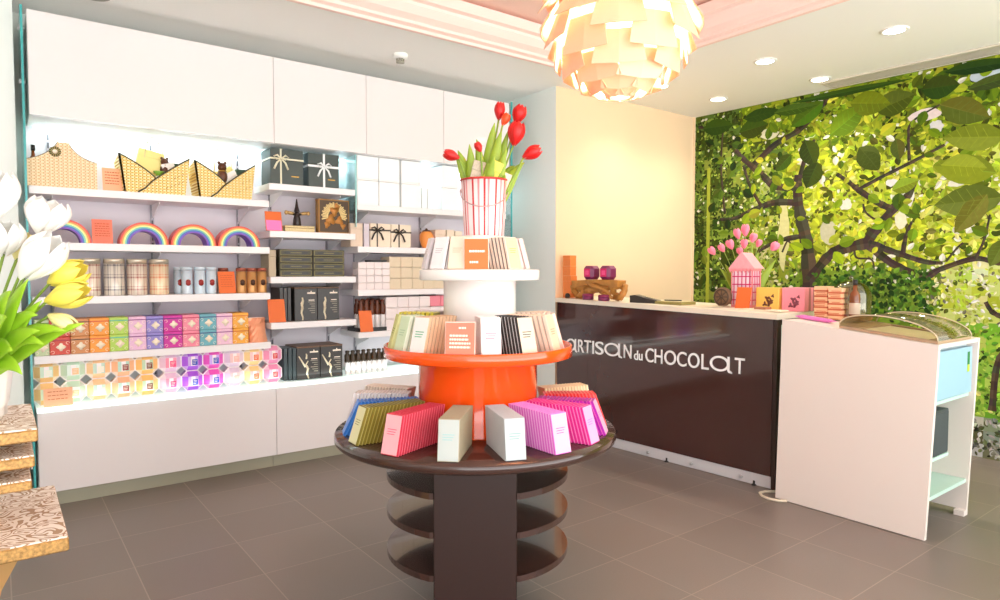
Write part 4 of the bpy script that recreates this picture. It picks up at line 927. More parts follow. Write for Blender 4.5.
# move boxes' depth away from the viewer: local +y of small_box points from the floor into the counter
t = thing('driftwood_stand', 'gnarled driftwood display stand with holes at the wall end of the counter', 'display stand', cpt(1.535, -.075), CROT + PI)
WOOD = M('driftwood', (186, 128, 58), .55, noise=.45, scale=22)
mb = MB(); top = []
for i in range(15):
    a = -.25 + .50 * i / 14; top.append((a, .160 + .006 * math.sin(9 * a + 1)))
bot = [(a * .96, z - .022 - .03 * abs(math.sin(7 * a))) for a, z in top[::-1]]
mb.prism(top[::-1] + bot[::-1], -.05, .05); part('top_slab', mb, WOOD, t)
mb = MB()
def ring(cx, cz, rx, rz_, r, y=0.0): mb.tube([(cx + rx * math.cos(a), y + .02 * math.sin(2 * a), cz + rz_ * math.sin(a)) for a in [k * PI / 9 for k in range(18)]], [r * (1 + .3 * math.sin(3 * k)) for k in range(18)], 8, closed=True)
ring(-.21, .068, .062, .045, .024); ring(.215, .07, .055, .045, .024); ring(-.08, .10, .07, .03, .022, .01)
mb.tube([(-.30, 0, .13), (-.27, .0, .08), (-.22, .0, .022), (-.14, 0, .02)], [.02, .028, .02, .014]); mb.tube([(-.14, 0, .09), (0, -.02, .085), (.12, -.01, .10), (.2, 0, .12)], [.03, .028, .024, .02]); mb.tube([(.29, 0, .13), (.27, 0, .07), (.24, 0, .02), (.16, 0, .018)], [.018, .024, .02, .012]); mb.tube([(.02, 0, .08), (.10, -.03, .05), (.17, -.02, .02)], [.024, .018, .014])
mb.blob((-.17, .01, .105), (.09, .045, .05)); mb.blob((.03, .01, .115), (.13, .045, .04)); mb.blob((.17, .0, .12), (.06, .04, .035)); mb.blob((-.08, -.01, .07), (.05, .035, .035)); mb.tube([(-.1, -.03, .15), (.0, -.045, .11), (.10, -.04, .085), (.16, -.03, .05)], [.02, .022, .018, .014])
part('gnarled_body', mb, WOOD, t)
zw = ztop(1.535) + .172
PKO = M('octfront_fuchsia', (226, 30, 110), .4); PKD = M('octside_plum', (120, 34, 84), .4)
def mini_oct(label, loc, s=.056, first=[None]):
    if first[0] is not None: return dup(first[0], loc, label)
    t = thing('octagonal_box', label, 'box', loc, CROT + PI, 'fuchsia octagonal boxes on the counter'); first[0] = t
    mb = MB(); chamfer_cube(mb, s, s * .42, 0, 0, 1, 1); part('body', mb, [PKO, PKD], t)
    mb = MB(); mb.box(-.018, .018, -s - .0012, -s - .0002, -.018, .018); part('square_label', mb, M('fuchsia_label', (244, 90, 150), .4), t); return t
mini_oct('fuchsia octagonal box on the driftwood stand, left of two', cpt(1.605, -.075, zw + .050)); mini_oct('fuchsia octagonal box on the driftwood stand, right of two', cpt(1.43, -.075, zw + .050))
for u, lab in ((1.60, 'dark plum round tin under the left part of the driftwood'), (1.43, 'dark plum round tin under the right part of the driftwood')):
    t = thing('round_tin', lab, 'tin', cpt(u, .0 - .028), 0, 'plum tins under the driftwood')
    mb = MB(); mb.lathe([(.042, 0), (.046, .006), (.046, .03)], 20); part('body', mb, PKD, t); mb = MB(); mb.lathe([(.047, .031), (.047, .040), (.04, .048), (0, .05)], 20); part('lid', mb, M('plum_lid', (150, 50, 90), .4), t)
t = thing('chocolate_ball', 'small dark ball beside the orange boxes on the counter', 'chocolate', cpt(1.815, -.01), 0)
mb = MB(); mb.blob((0, 0, .022), .022); part('ball', mb, BLACK, t); mb = MB(); mb.lathe([(.014, 0), (.02, .004), (.024, .012)], 14, cap=False); part('paper_case', mb, CHOC, t)
t = thing('card_terminal', 'black card payment terminal lying on the counter', 'card terminal', cpt(1.10, -.13), CROT + PI + .25)
mb = MB(); mb.prism([(-.11, 0), (.11, 0), (.11, .022), (.03, .034), (-.07, .06), (-.11, .055)], -.045, .045); part('body', mb, M('terminal_black', (46, 42, 40), .35), t)
mb = MB(); mb.prism([(-.065, .0605), (-.01, .0485), (-.01, .0495), (-.065, .0615)], -.03, .03); part('screen', mb, M('terminal_screen', (120, 126, 120), .2), t)
mb = MB()
for i in range(4):
    for j in range(3): mb.box(.0 + i * .018, .012 + i * .018, -.028 + j * .02, -.014 + j * .02, .0405 - i * .0038, .0445 - i * .0038)
part('keypad', mb, M('terminal_keys', (120, 112, 106), .5), t)
t = thing('order_pad', 'thin olive order pad with pen right of the card terminal', 'pad', cpt(.89, -.20), CROT + PI)
mb = MB(); mb.box(-.13, .13, -.09, .09, 0, .022, bev=.002); part('pad', mb, M('olive_pad', (150, 140, 80), .5), t); mb = MB(); mb.box(-.125, .125, -.085, .085, .0225, .0245); part('top_sheet', mb, M('pad_sheet', (206, 196, 150), .6), t)
mb = MB(); mb.tube([(-.07, -.02, .029), (.06, .01, .029)], .0045); part('pen', mb, BLACK, t)
mb = MB(); mb.box(-.20, .12, -.1, .08, 0, .002); mb.box(-.12, .16, -.06, .11, .0021, .004); solo('paper_sheets', mb, M('pale_paper', (228, 216, 190), .6), 'pale paper sheets lying flat left of the pink lantern', 'paper', cpt(.66, -.22), (0, 0, CROT + PI))
# pink lantern house with tulips
t = thing('lantern', 'pink house shaped lantern with checked windows on the counter', 'lantern', cpt(.435, -.42), CROT + PI + .12); t.scale = (.95, .95, 1.32)
PKW = M('lantern_pink', (240, 150, 160), .45); PKR = M('lantern_roof', (246, 166, 176), .45, noise=.15, scale=60); WIN = M('lantern_window', (238, 220, 232), .3); MAG = M('lantern_magenta', (206, 40, 110), .4)
mb = MB(); mb.box(-.08, .08, -.08, .08, 0, .014); mb.box(-.083, .083, -.083, .083, .196, .208)
for sx in (-1, 1):
    for sy in (-1, 1): mb.box(sx * .08 - .006 * (sx > 0) - .0 * 1, sx * .08 + .006 * (sx < 0), sy * .08 - .006 * (sy > 0), sy * .08 + .006 * (sy < 0), .014, .196)
part('frame', mb, PKW, t)
mb = MB(); mb.box(-.073, .073, -.073, .073, .0145, .1955); part('window_panes', mb, WIN, t)
mb = MB()
for k in range(5):
    a = -.06 + k * .03
    for s_ in (-1, 1): mb.box(a - .0035, a + .0035, s_ * .0755 - .001, s_ * .0755 + .001, .015, .195); mb.box(s_ * .0755 - .001, s_ * .0755 + .001, a - .0035, a + .0035, .015, .195)
for k in range(4):
    z = .04 + k * .042
    for s_ in (-1, 1): mb.box(-.073, .073, s_ * .0772 - .0008, s_ * .0772 + .0008, z - .003, z + .003); mb.box(s_ * .0772 - .0008, s_ * .0772 + .0008, -.073, .073, z - .003, z + .003)
part('glazing_bars', mb, MAG, t)
mb = MB(); mb.prism([(-.10, .2085), (.10, .2085), (.004, .295), (-.004, .295)], -.09, .09); part('gable_roof', mb, PKR, t)
mb = MB()
for k in range(7): mb.prism([(-.098 + k * .028, .209), (-.07 + k * .028, .209), (-.084 + k * .028, .186)], -.093, -.0905)
part('scalloped_edge', mb, PKW, t)
LB = Vector(cpt(.49, -.555)); G = 'pink tulips behind the lantern'
def rel(px_, pz_): return LB + RT * px_ + Vector((0, 0, pz_))
for i, (dx_, dz_, ln, rd, axr, lab) in enumerate(((-.235, .305, .068, .030, -.8, 'pink tulip furthest left above the counter'), (-.155, .325, .065, .028, -.6, 'pink tulip second from the left above the lantern'), (-.085, .345, .075, .034, -.4, 'bright pink tulip at the left of the centre cluster'), (-.03, .42, .08, .03, -.25, 'pink tulip high at the left of the topmost one'), (.028, .44, .09, .034, 0, 'topmost pink tulip above the lantern'),
      (.02, .35, .07, .03, .0, 'pink tulip low in the middle of the cluster'), (.085, .395, .07, .032, .35, 'pink tulip right of the topmost one'), (.13, .36, .06, .026, .5, 'small orange pink tulip at the right of the cluster'), (.255, .335, .075, .036, .9, 'pink tulip leaning far right over the dark mural branch'), (-.01, .30, .06, .028, -.2, 'pink tulip lowest, just over the lantern roof'))):
    dx_, dz_ = dx_ * .85 - .055, dz_ + .075; hd = rel(dx_, dz_); lv = []
    if i in (0, 2, 4, 6, 8): lv = [(rel(dx_ * .9 + .05, dz_ - .07), .034, (0, 0, .05)), (rel(dx_ * .7 - .04, dz_ - .10), .03, (0, 0, .05))]
    tulip(lab, LB + RT * (dx_ * .15) + Vector((0, 0, .02)), hd, RT * axr + upv, ln, rd, PT, G, lv, stem_r=.003)
t = thing('flower_pot', 'brown pot behind the pink lantern holding the pink tulips', 'pot', (LB.x, LB.y, LB.z))
mb = MB(); mb.lathe([(.05, 0), (.055, .005), (.062, .10), (.066, .104), (.058, .106), (.05, .02), (0, .015)], 24); part('body', mb, M('pot_brown', (120, 90, 60), .6), t); mb = MB(); mb.lathe([(0, .085), (.0565, .085)], 20, cap=False); part('soil', mb, CHOC, t)
t = thing('round_ornament', 'round brown medallion ornament left of the orange card', 'ornament', cpt(.545, -.30), CROT + PI)
mb = MB(); mb.lathe([(.0, -.02), (.062, -.02), (.068, -.012), (.068, .012), (.062, .02), (0, .02)], 30, T=Tm(0, 0, .0705, R(90))); part('disc', mb, M('ornament_brown', (120, 92, 66), .5, noise=.4, scale=50), t)
mb = MB(); mb.tube([(.055 * math.cos(a), -.021, .0705 + .055 * math.sin(a)) for a in [k * PI / 12 for k in range(24)]], .006, closed=True)
for k in range(8): mb.tube([(0, -.021, .0705), (.05 * math.cos(k * PI / 4), -.021, .0705 + .05 * math.sin(k * PI / 4))], .004)
part('spoked_rim', mb, M('ornament_dark', (76, 58, 42), .5), t)
card('orange card in front of the pink lantern on the counter', *cpt(.365, -.25)[:2], cpt(.365, -.25)[2], .108, .150, ORANGE, lines=0, rz=CROT + PI)
def pic_box(label, u, off, w, h, d, mat, rot, mats):
    t = thing('picture_box', label, 'box', cpt(u, off), CROT + PI + rot)
    mb = MB(); mb.box(-w / 2, w / 2, 0, d, 0, h, bev=.003); part('body', mb, mat, t)
    mb = MB()
    for (x, z, rx, k) in ((.01, .5, .10, 0), (.16, .42, .08, 2), (.1, .3, .12, 1), (-.1, .24, .09, 3), (.24, .62, .06, 4)):
        mb.lathe([(0, 0), (rx * w, 0), (rx * w, .0012), (0, .0012)], 12, T=Tm(x * w, -.0006, z * h, R(90)), mod=lambda a, zz: 1 + .45 * math.sin(3 * a + k))
    part('printed_motif', mb, mats, t); return t
pic_box('yellow picture box behind the orange card', .225, -.33, .165, .150, .06, M('picture_yellow', (240, 200, 96), .45), .0, M('motif_dark', (110, 62, 40), .5))
MGT = M('motif_mauve', (130, 60, 80), .5); PBX = M('picture_pink', (242, 148, 166), .45)
pic_box('pink picture box, front one of the row at the counter end', .045, -.33, .155, .155, .030, PBX, 0.0, MGT)
for k in range(6):
    solo('picture_box', (lambda m: (m.box(-.0775, .0775, 0, .028, 0, .155, bev=.002), m)[1])(MB()), M('picture_mauve', (176, 104, 110), .45) if k % 2 else PBX, 'pink picture box in the row at the counter end, %s behind the front one' % ORD[k], 'box', cpt(.045, -.3615 - .0295 * k), (0, 0, CROT + PI), 'pink picture boxes at the counter end')
t = thing('leaflet_tray', 'pale flat tray of leaflets in front of the yellow picture box', 'tray', cpt(.17, -.17), CROT + PI)
mb = MB(); mb.box(-.15, .15, -.055, .055, 0, .010, bev=.002); part('tray', mb, CREAM, t); mb = MB(); mb.box(-.04, .04, -.04, .04, .0105, .026, bev=.002); part('leaflet_stack', mb, M('leaflet_brown', (170, 110, 80), .5), t)

# ------------------------------------------------------------------ white display unit at the end of the counter
def zu(y): return 1.012 + (y - 1.29) * .102
WU = M('unit_white', (234, 224, 216), .35); WUI = M('unit_inner', (196, 228, 214), .4)
t = thing('display_unit', 'white open ended display unit beside the brown counter', 'display unit', (3.745, 1.72, 0))
def W(y): return y - 1.72
mb = MB(); mb.prism([(W(2.14), .004), (W(1.325), .004), (W(1.285), zu(1.285)), (W(2.115), zu(2.115))], 0, .024, 'x'); part('front_panel', mb, WU, t, 'plain white front panel')
mb = MB(); mb.prism([(W(2.14), .03), (W(1.33), .03), (W(1.295), zu(1.295)), (W(2.115), zu(2.115))], .595, .618, 'x'); mb.box(.56, .618, W(1.33), W(1.38), .0, .03); part('back_panel', mb, WU, t)
mb = MB(); mb.box(.0245, .5945, W(2.11), W(2.135), .03, 1.06); part('inner_end', mb, WUI, t)
mb = MB(); mb.prism([(W(2.11), zu(2.11) - .022), (W(1.30), zu(1.30) - .022), (W(1.30), zu(1.30) - .002), (W(2.11), zu(2.11) - .002)], .0245, .5945, 'x'); part('top_board', mb, WU, t)
for z, x1 in ((.685, .594), (.19, .594)):
    mb = MB(); mb.box(.0245, x1, W(1.335), W(2.109), z, z + .02); part('shelf_board', mb, WUI, t)
mb = MB(); mb.box(.0245, .25, W(1.312), W(2.109), .408, .426); part('shelf_board', mb, WUI, t)
t2 = thing('drawer_box', 'pale blue chiller drawer with a green tag at the top of the white unit', 'chiller', (3.775, 1.328, .7055))
mb = MB(); mb.box(.0, .555, .02, .5, 0, .272, bev=.003); part('casing', mb, M('chiller_white', (206, 218, 222), .4), t2)
mb = MB(); mb.box(.02, .545, -.012, .0195, .006, .262, bev=.004); part('drawer_front', mb, M('chiller_blue', (156, 194, 212), .35), t2)
mb = MB(); mb.box(.47, .50, -.0140, -.0125, .165, .235); part('green_tag', mb, M('tag_green', (40, 130, 60), .5), t2, 'green tag'); mb = MB(); mb.box(.47, .50, -.0140, -.0125, .125, .1645); part('lime_tag', mb, M('tag_lime', (190, 220, 60), .5), t2)
t2 = thing('speaker_box', 'dark speckled box on the short middle shelf of the white unit', 'box', (3.775, 1.314, .4268))
SPK = M('speckled_dark', (62, 70, 72), .6, noise=.7, scale=300)
mb = MB(); mb.box(.0, .215, .0, .26, 0, .235, bev=.004); part('casing', mb, SPK, t2); mb = MB(); mb.box(.012, .203, -.004, -.0005, .012, .223); part('grille', mb, SPK, t2)
# curved clear cover and its tan frame
t2 = thing('curved_cover', 'curved clear cover with tan edge on top of the white unit', 'display cover', (3.79, 1.54, zu(1.54)))
TANF = M('tan_frame', (176, 148, 120), .45); ACR = glass_mat('acrylic_olive', (236, 232, 210), refl=.10)
y0, y1, D_ = 1.305, 1.80, .47
def cz(y): return (y - 1.54) * .102
mb = MB()
def fr(ya, yb, xa, xb): mb.add([(xa, ya - 1.54, cz(ya)), (xb, ya - 1.54, cz(ya)), (xb, yb - 1.54, cz(yb)), (xa, yb - 1.54, cz(yb)), (xa, ya - 1.54, cz(ya) + .014), (xb, ya - 1.54, cz(ya) + .014), (xb, yb - 1.54, cz(yb) + .014), (xa, yb - 1.54, cz(yb) + .014)], [(0, 3, 2, 1), (4, 5, 6, 7), (0, 1, 5, 4), (1, 2, 6, 5), (2, 3, 7, 6), (3, 0, 4, 7)])
fr(y0, y1, 0, .018); fr(y0, y1, D_ - .018, D_); fr(y0, y0 + .05, .018, D_ - .018); fr(y1 - .09, y1, .018, D_ - .018); part('tan_frame', mb, TANF, t2)
mb = MB(); fr2 = [(y0 + .051, y1 - .091)]
ya, yb = fr2[0]; mb.add([(.0185, ya - 1.54, cz(ya) + .004), (D_ - .0185, ya - 1.54, cz(ya) + .004), (D_ - .0185, yb - 1.54, cz(yb) + .004), (.0185, yb - 1.54, cz(yb) + .004), (.0185, ya - 1.54, cz(ya) + .001), (D_ - .0185, ya - 1.54, cz(ya) + .001), (D_ - .0185, yb - 1.54, cz(yb) + .001), (.0185, yb - 1.54, cz(yb) + .001)], [(0, 1, 2, 3), (4, 7, 6, 5), (0, 4, 5, 1), (1, 5, 6, 2), (2, 6, 7, 3), (3, 7, 4, 0)]); part('tray_bed', mb, M('tray_cream', (236, 226, 208), .4), t2)
mb = MB(); n = 24; A = []
for i in range(n + 1):
    a = PI * i / n; y = (y0 + y1) / 2 + (y1 - y0) / 2 * math.cos(a); A.append((y - 1.54, cz(y) + .014 + .086 * math.sin(a) ** .9))
pr_ = []
for d in (0, D_):
    for th_ in (0, .003):
        for (y, z) in A: pr_.append((d, y, z - th_))
m_ = n + 1; fs = []
for i in range(n): fs += [(i, i + 1, 2 * m_ + i + 1, 2 * m_ + i), (m_ + i, 3 * m_ + i, 3 * m_ + i + 1, m_ + i + 1), (i, m_ + i, m_ + i + 1, i + 1), (2 * m_ + i, 2 * m_ + i + 1, 3 * m_ + i + 1, 3 * m_ + i)]
mb.add(pr_, fs, 0, True); part('clear_arch', mb, ACR, t2)
mb = MB(); mb.tube([(.0, y, z + .001) for y, z in A], .0035, 6); part('arch_edge', mb, M('acrylic_edge', (206, 190, 160), .25), t2)
mb = MB(); mb.tube([(D_, y, z + .001) for y, z in A], .0035, 6); part('arch_edge', mb, M('acrylic_edge', (206, 190, 160), .25), t2)
# bar, wafers, bottle, dome jar
t = thing('chocolate_bar', 'lilac wrapped bar lying on the front edge of the white unit', 'chocolate bar', (3.93, 2.01, zu(2.01) + .002), R(90))
t.rotation_euler = (0, R(-5.8), R(90))
PW = M('lilac_wrapper', (226, 120, 196), .35, noise=.12, scale=30)
mb = MB(); mb.box(-.092, .092, -.022, .022, 0, .022, bev=.006); part('wrapper', mb, PW, t)
mb = MB()
for sx in (-1, 1): mb.add([(sx * .092, -.02, .004), (sx * .092, .02, .004), (sx * .092, .02, .018), (sx * .092, -.02, .018), (sx * .116, -.026, .009), (sx * .116, .026, .009), (sx * .116, .026, .012), (sx * .116, -.026, .012)], [(0, 1, 5, 4), (1, 2, 6, 5), (2, 3, 7, 6), (3, 0, 4, 7), (4, 5, 6, 7), (0, 3, 2, 1)])
part('twisted_end', mb, PW, t)
WAF = [M('wafer_peach', (246, 204, 160), .6), M('wafer_rust', (206, 110, 76), .6)]
for x, y, lab in ((4.17, 2.08, 'left stack of thin striped peach wafers on the white unit'), (4.155, 1.983, 'right stack of thin striped peach wafers on the white unit')):
    t = thing('wafer_stack', lab, 'wafer stack', (x, y, zu(y) + .002), 0, 'wafer stacks on the white unit')
    r5 = random.Random(int(y * 100))
    for k in range(17):
        mb = MB(); a = r5.uniform(-.06, .06); mb.box(-.04, .04, -.042, .042, k * .0115, k * .0115 + .0112, k % 3 == 2, T=Tm(r5.uniform(-.003, .003), r5.uniform(-.003, .003), 0, 0, 0, a))
        mb.box(-.0405, .0405, -.02 + r5.uniform(-.02, .0), .02 + r5.uniform(0, .02), k * .0115 + .003, k * .0115 + .007, 1, T=Tm(0, 0, 0, 0, 0, a)); part('wafer', mb, WAF, t)
bottle('bottle', 'amber bottle with white label right of the wafer stacks', 4.16, 1.885, zu(1.885) + .016, .031, .245, [AMBER, BLACK, M('bottle_label', (206, 190, 170), .5)])
t = thing('glass_dome', 'clear glass dome jar behind the amber bottle', 'glass dome', (4.26, 1.955, zu(1.955) + .002)); t.scale = (1.25, 1.25, 1.2)
DOME = glass_mat('dome_glass', (226, 222, 190), refl=.10)
mb = MB(); mb.lathe([(.095, 0), (.098, .01), (.098, .02), (0, .02)], 32); part('wooden_base', mb, WOOD, t)
mb = MB(); pr2 = [(.092, .021), (.093, .12)] + [(.093 * math.cos(a), .12 + .085 * math.sin(a)) for a in [R(10 * k) for k in range(1, 9)]] + [(.004, .205)]
mb.lathe(pr2 + [(r - .003 if r > .01 else r, z - .003) for r, z in pr2[::-1]], 36, cap=False); part('dome', mb, DOME, t)
mb = MB(); mb.lathe([(.004, .2), (.006, .208), (.011, .218), (.008, .228), (0, .23)], 14); part('knob', mb, DOME, t)
small_box('gift_box', 'tan biscuit box standing under the glass dome', 4.26, 1.925, zu(1.955) + .0275, .07, .06, .09, M('tan_box', (206, 160, 90), .5))
mb = MB(); mb.tube([(3.85, 2.19, .008), (3.79, 2.235, .008), (3.74, 2.24, .008), (3.70, 2.20, .008), (3.685, 2.15, .008), (3.70, 2.09, .008), (3.735, 2.06, .009)], .008, 8); solo('power_cord', mb, M('cord_white', (226, 214, 190), .5), 'white cord looping on the floor between counter and white unit', 'cord')

# ------------------------------------------------------------------ gold damask stand with white tulips (left foreground)
def damask(name):
    m = M(name, (196, 150, 84), .5); nt, b = nodes(m); tc = nt.nodes.new('ShaderNodeTexCoord'); v = nt.nodes.new('ShaderNodeTexNoise'); v.inputs['Scale'].default_value = 11; v.inputs['Detail'].default_value = 0; v.inputs['Distortion'].default_value = 2.2
    nt.links.new(tc.outputs['Object'], v.inputs['Vector'])
    x = math_node(nt, 'FRACT', math_node(nt, 'MULTIPLY', v.outputs['Fac'], 6.0)); f = math_node(nt, 'LESS_THAN', x, .62)
    sp = nt.nodes.new('ShaderNodeSeparateXYZ'); ge = nt.nodes.new('ShaderNodeNewGeometry'); nt.links.new(ge.outputs['Normal'], sp.inputs[0])
    nt.links.new(mix_node(nt, f, (178, 146, 112), (248, 240, 230)), b.inputs['Base Color']); return m
DAM = damask('damask_paper'); GLIT = M('gold_glitter', (186, 144, 84), .45, metal=.35, noise=.95, scale=120)
t = thing('tiered_stand', 'gold damask tiered stand with glittering edges, lower left corner', 'display stand', (-.14, 2.52, 0))
def plate(s, z, th):
    mb = MB(); mb.box(-s, s, -s, s, z - .004, z + .001, bev=.0015); part('damask_top', mb, DAM, t)
    mb = MB(); mb.box(-s - .002, s + .002, -s - .002, s + .002, z - th, z - .0042, bev=.004); part('glitter_edge', mb, GLIT, t)
plate(.285, .622, .042); plate(.205, .782, .03); plate(.213, .853, .034); plate(.222, .932, .038)
mb = MB(); mb.box(-.12, .12, -.12, .12, .6235, .745); part('riser', mb, M('riser_peach', (232, 206, 176), .6), t)
mb = MB(); mb.lathe([(.20, 0), (.21, .02), (.12, .10), (.10, .25), (.14, .42), (.22, .575), (.22, .579)], 8, T=Tm(0, 0, 0, 0, 0, R(22)), smooth=False); part('pedestal', mb, M('pedestal_tan', (214, 170, 110), .4), t)
VX, VY, VZ = -.055, 2.475, .934
t = thing('vase', 'white ribbed vase holding white and yellow tulips', 'vase', (VX, VY, VZ))
mb = MB(); mb.lathe([(.05, 0), (.055, .004), (.075, .06), (.085, .14), (.078, .20), (.082, .212), (.076, .213), (.07, .2), (.07, .02), (0, .015)], 40, mod=lambda a, z: 1 + .03 * math.cos(12 * a)); part('body', mb, M('vase_white', (240, 238, 232), .3), t)
VB = Vector((VX, VY, VZ + .12)); G = 'white and yellow tulips in the vase'
FC = -FW0
tulip('large white tulip at the top left edge of the photo', VB, (.0, 2.31, 1.535), (.1, -.2, 1), .13, .060, WT, G, [((.10, 2.20, 1.18), .033, (0, 0, .12)), ((.03, 2.18, 1.33), .040, (0, 0, .10)), ((.07, 2.24, 1.36), .040, (0, 0, .05)), ((.0, 2.22, 1.32), .043, (0, 0, .05))], leafm=LEAFB)
tulip('open white tulip highest beside the glass panel edge', VB, (.105, 2.345, 1.495), RT * .35 + upv, .105, .060, WT, G, [((.09, 2.24, 1.26), .035, (0, 0, .12))], openf=.25, leafm=LEAFB)
tulip('white tulip lying across the middle of the bunch', VB, (.062, 2.285, 1.365), RT * .75 + upv * .9, .155, .062, WT, G, [((.15, 2.20, 1.215), .033, (0, 0, .12)), ((.02, 2.20, 1.26), .037, (0, 0, .10))], leafm=LEAFB)
tulip('white tulip low at the left edge of the photo', VB, (.018, 2.36, 1.43), (.1, -.3, 1), .10, .055, WT, G, [((.05, 2.22, 1.10), .036, (0, -.05, .10))], leafm=LEAFB)
YW = M('tulip_cream_yellow', (252, 240, 170), .5)
tulip('cream yellow tulip behind the white ones', VB, (.05, 2.40, 1.42), RT * .4 + upv, .085, .036, YW, G, [((.10, 2.25, 1.30), .040, (0, 0, .04)), ((.09, 2.19, 1.22), .040, (0, 0, .08)), ((.03, 2.19, 1.17), .043, (0, 0, .08))], leafm=LEAFB)
tulip('yellow tulip pointing right, upper of two', VB, (.125, 2.315, 1.350), RT * 1.0 + upv * .42, .115, .046, YT, G, [((.03, 2.20, 1.17), .037, (0, 0, .10))], leafm=LEAFB)
tulip('yellow tulip pointing right, lower of two', VB, (.115, 2.275, 1.298), RT * 1.0 + upv * .25, .125, .044, YT, G, [((.195, 2.20, 1.235), .033, (0, 0, .05))], leafm=LEAFB)
tulip('drooping pale yellow tulip over the cube tins', VB, (.12, 2.30, 1.255), RT * 1.0 - upv * .5, .085, .028, YW, G, [((.0, 2.15, 1.21), .040, (0, 0, .08)), ((-.02, 2.14, 1.13), .037, (0, 0, .08))], leafm=LEAFB)
t = thing('sign_card', 'small printed card fixed low on the left glass panel', 'sign', (.1295, 4.42, .30))
mb = MB(); mb.box(-.002, .002, -.03, .03, 0, .12); part('panel', mb, WB, t); mb = MB(); mb.box(.0021, .0026, -.02, .02, .03, .05); mb.box(.0021, .0026, -.02, .02, .07, .09); part('printed_lines', mb, GREYL, t)

# ------------------------------------------------------------------ ceiling fittings
LENS = M('lamp_lens', (255, 244, 214), .4, emit=16.0)
def downlight(label, x, y, on=True):
    t = thing('downlight', label, 'ceiling light', (x, y, ZC), 0, 'round recessed ceiling lights')
    mb = MB(); mb.lathe([(.062, -.002), (.064, -.008), (.080, -.008), (.084, -.001), (.084, 0)], 36, cap=False); part('trim_ring', mb, WHITE if on else M('ring_grey', (150, 150, 140), .4), t)
    mb = MB(); mb.lathe([(0, -.0045), (.062, -.0045), (.062, -.001), (0, -.001)], 36); part('lens', mb, LENS if on else M('lens_off', (206, 210, 208), .3), t)
    if on:
        l = bpy.data.lights.new('downlight_lamp', 'SPOT'); l.energy = 26; l.color = (1, .88, .72); l.spot_size = R(130); l.spot_blend = .8; l.shadow_soft_size = .06
        o = bpy.data.objects.new('downlight_lamp', l); COL.objects.link(o); o.location = (x, y, ZC - .02)
for x, y, lab in ((4.68, 1.91, 'recessed ceiling light nearest the top right corner'), (4.594, 2.767, 'recessed ceiling light above the middle of the counter'), (5.374, 2.749, 'recessed ceiling light close to the ceiling vent'), (5.254, 3.62, 'recessed ceiling light in the far corner by the mural'), (4.50, 3.67, 'recessed ceiling light just right of the big lamp')): downlight(lab, x, y)
downlight('unlit grey ringed ceiling light over the left cabinets', .482, 4.42, False)
t = thing('smoke_detector', 'white smoke detector on the ceiling above the wall cabinets', 'smoke detector', (2.36, 4.28, ZC))
mb = MB(); mb.lathe([(.055, 0), (.055, -.012), (.048, -.03), (.03, -.034), (0, -.034)], 28); part('housing', mb, CEIL, t); mb = MB()
for k in range(8): mb.box(.022, .030, -.004, .004, -.056, -.0345, T=Tm(rz=k * PI / 4))
mb.lathe([(0, -.062), (.03, -.062), (.03, -.056), (0, -.056)], 20); part('vented_cap', mb, M('detector_grey', (170, 166, 150), .5), t)
t = thing('ceiling_vent', 'long grey slot vent in the ceiling along the mural', 'ceiling vent', (5.62, 1.55, ZC - .0005), MROT + PI)
mb = MB(); mb.box(-1.25, 1.25, -.10, -.055, -.014, 0); mb.box(-1.25, 1.25, .055, .10, -.014, 0); mb.box(-1.25, -1.235, -.055, .055, -.014, 0); mb.box(1.235, 1.25, -.055, .055, -.014, 0); part('frame', mb, M('vent_grey', (206, 200, 184), .5), t)
mb = MB()
for k in range(5): mb.box(-1.235, 1.235, -.045 + k * .02, -.035 + k * .02, -.012, -.002)
part('slats', mb, M('vent_grey', (206, 200, 184), .5), t)
mb = MB(); mb.box(-1.235, 1.235, -.055, .055, -.0015, 0); part('backing', mb, DARK, t)
t = thing('wall_spotlight', 'small pale spotlight at the top left edge of the photo', 'spotlight', (-.055, 4.60, 2.77))
mb = MB(); mb.lathe([(.02, 0), (.05, .01), (.055, .09), (.045, .10), (0, .10)], 24, T=Tm(0, 0, -.01, R(60))); part('head', mb, M('spot_cream', (232, 214, 184), .4), t); mb = MB(); mb.tube([(0, .02, .03), (0, .05, .10), (0, .05, .18)], .012); part('bracket', mb, M('spot_brown', (120, 76, 50), .5), t)

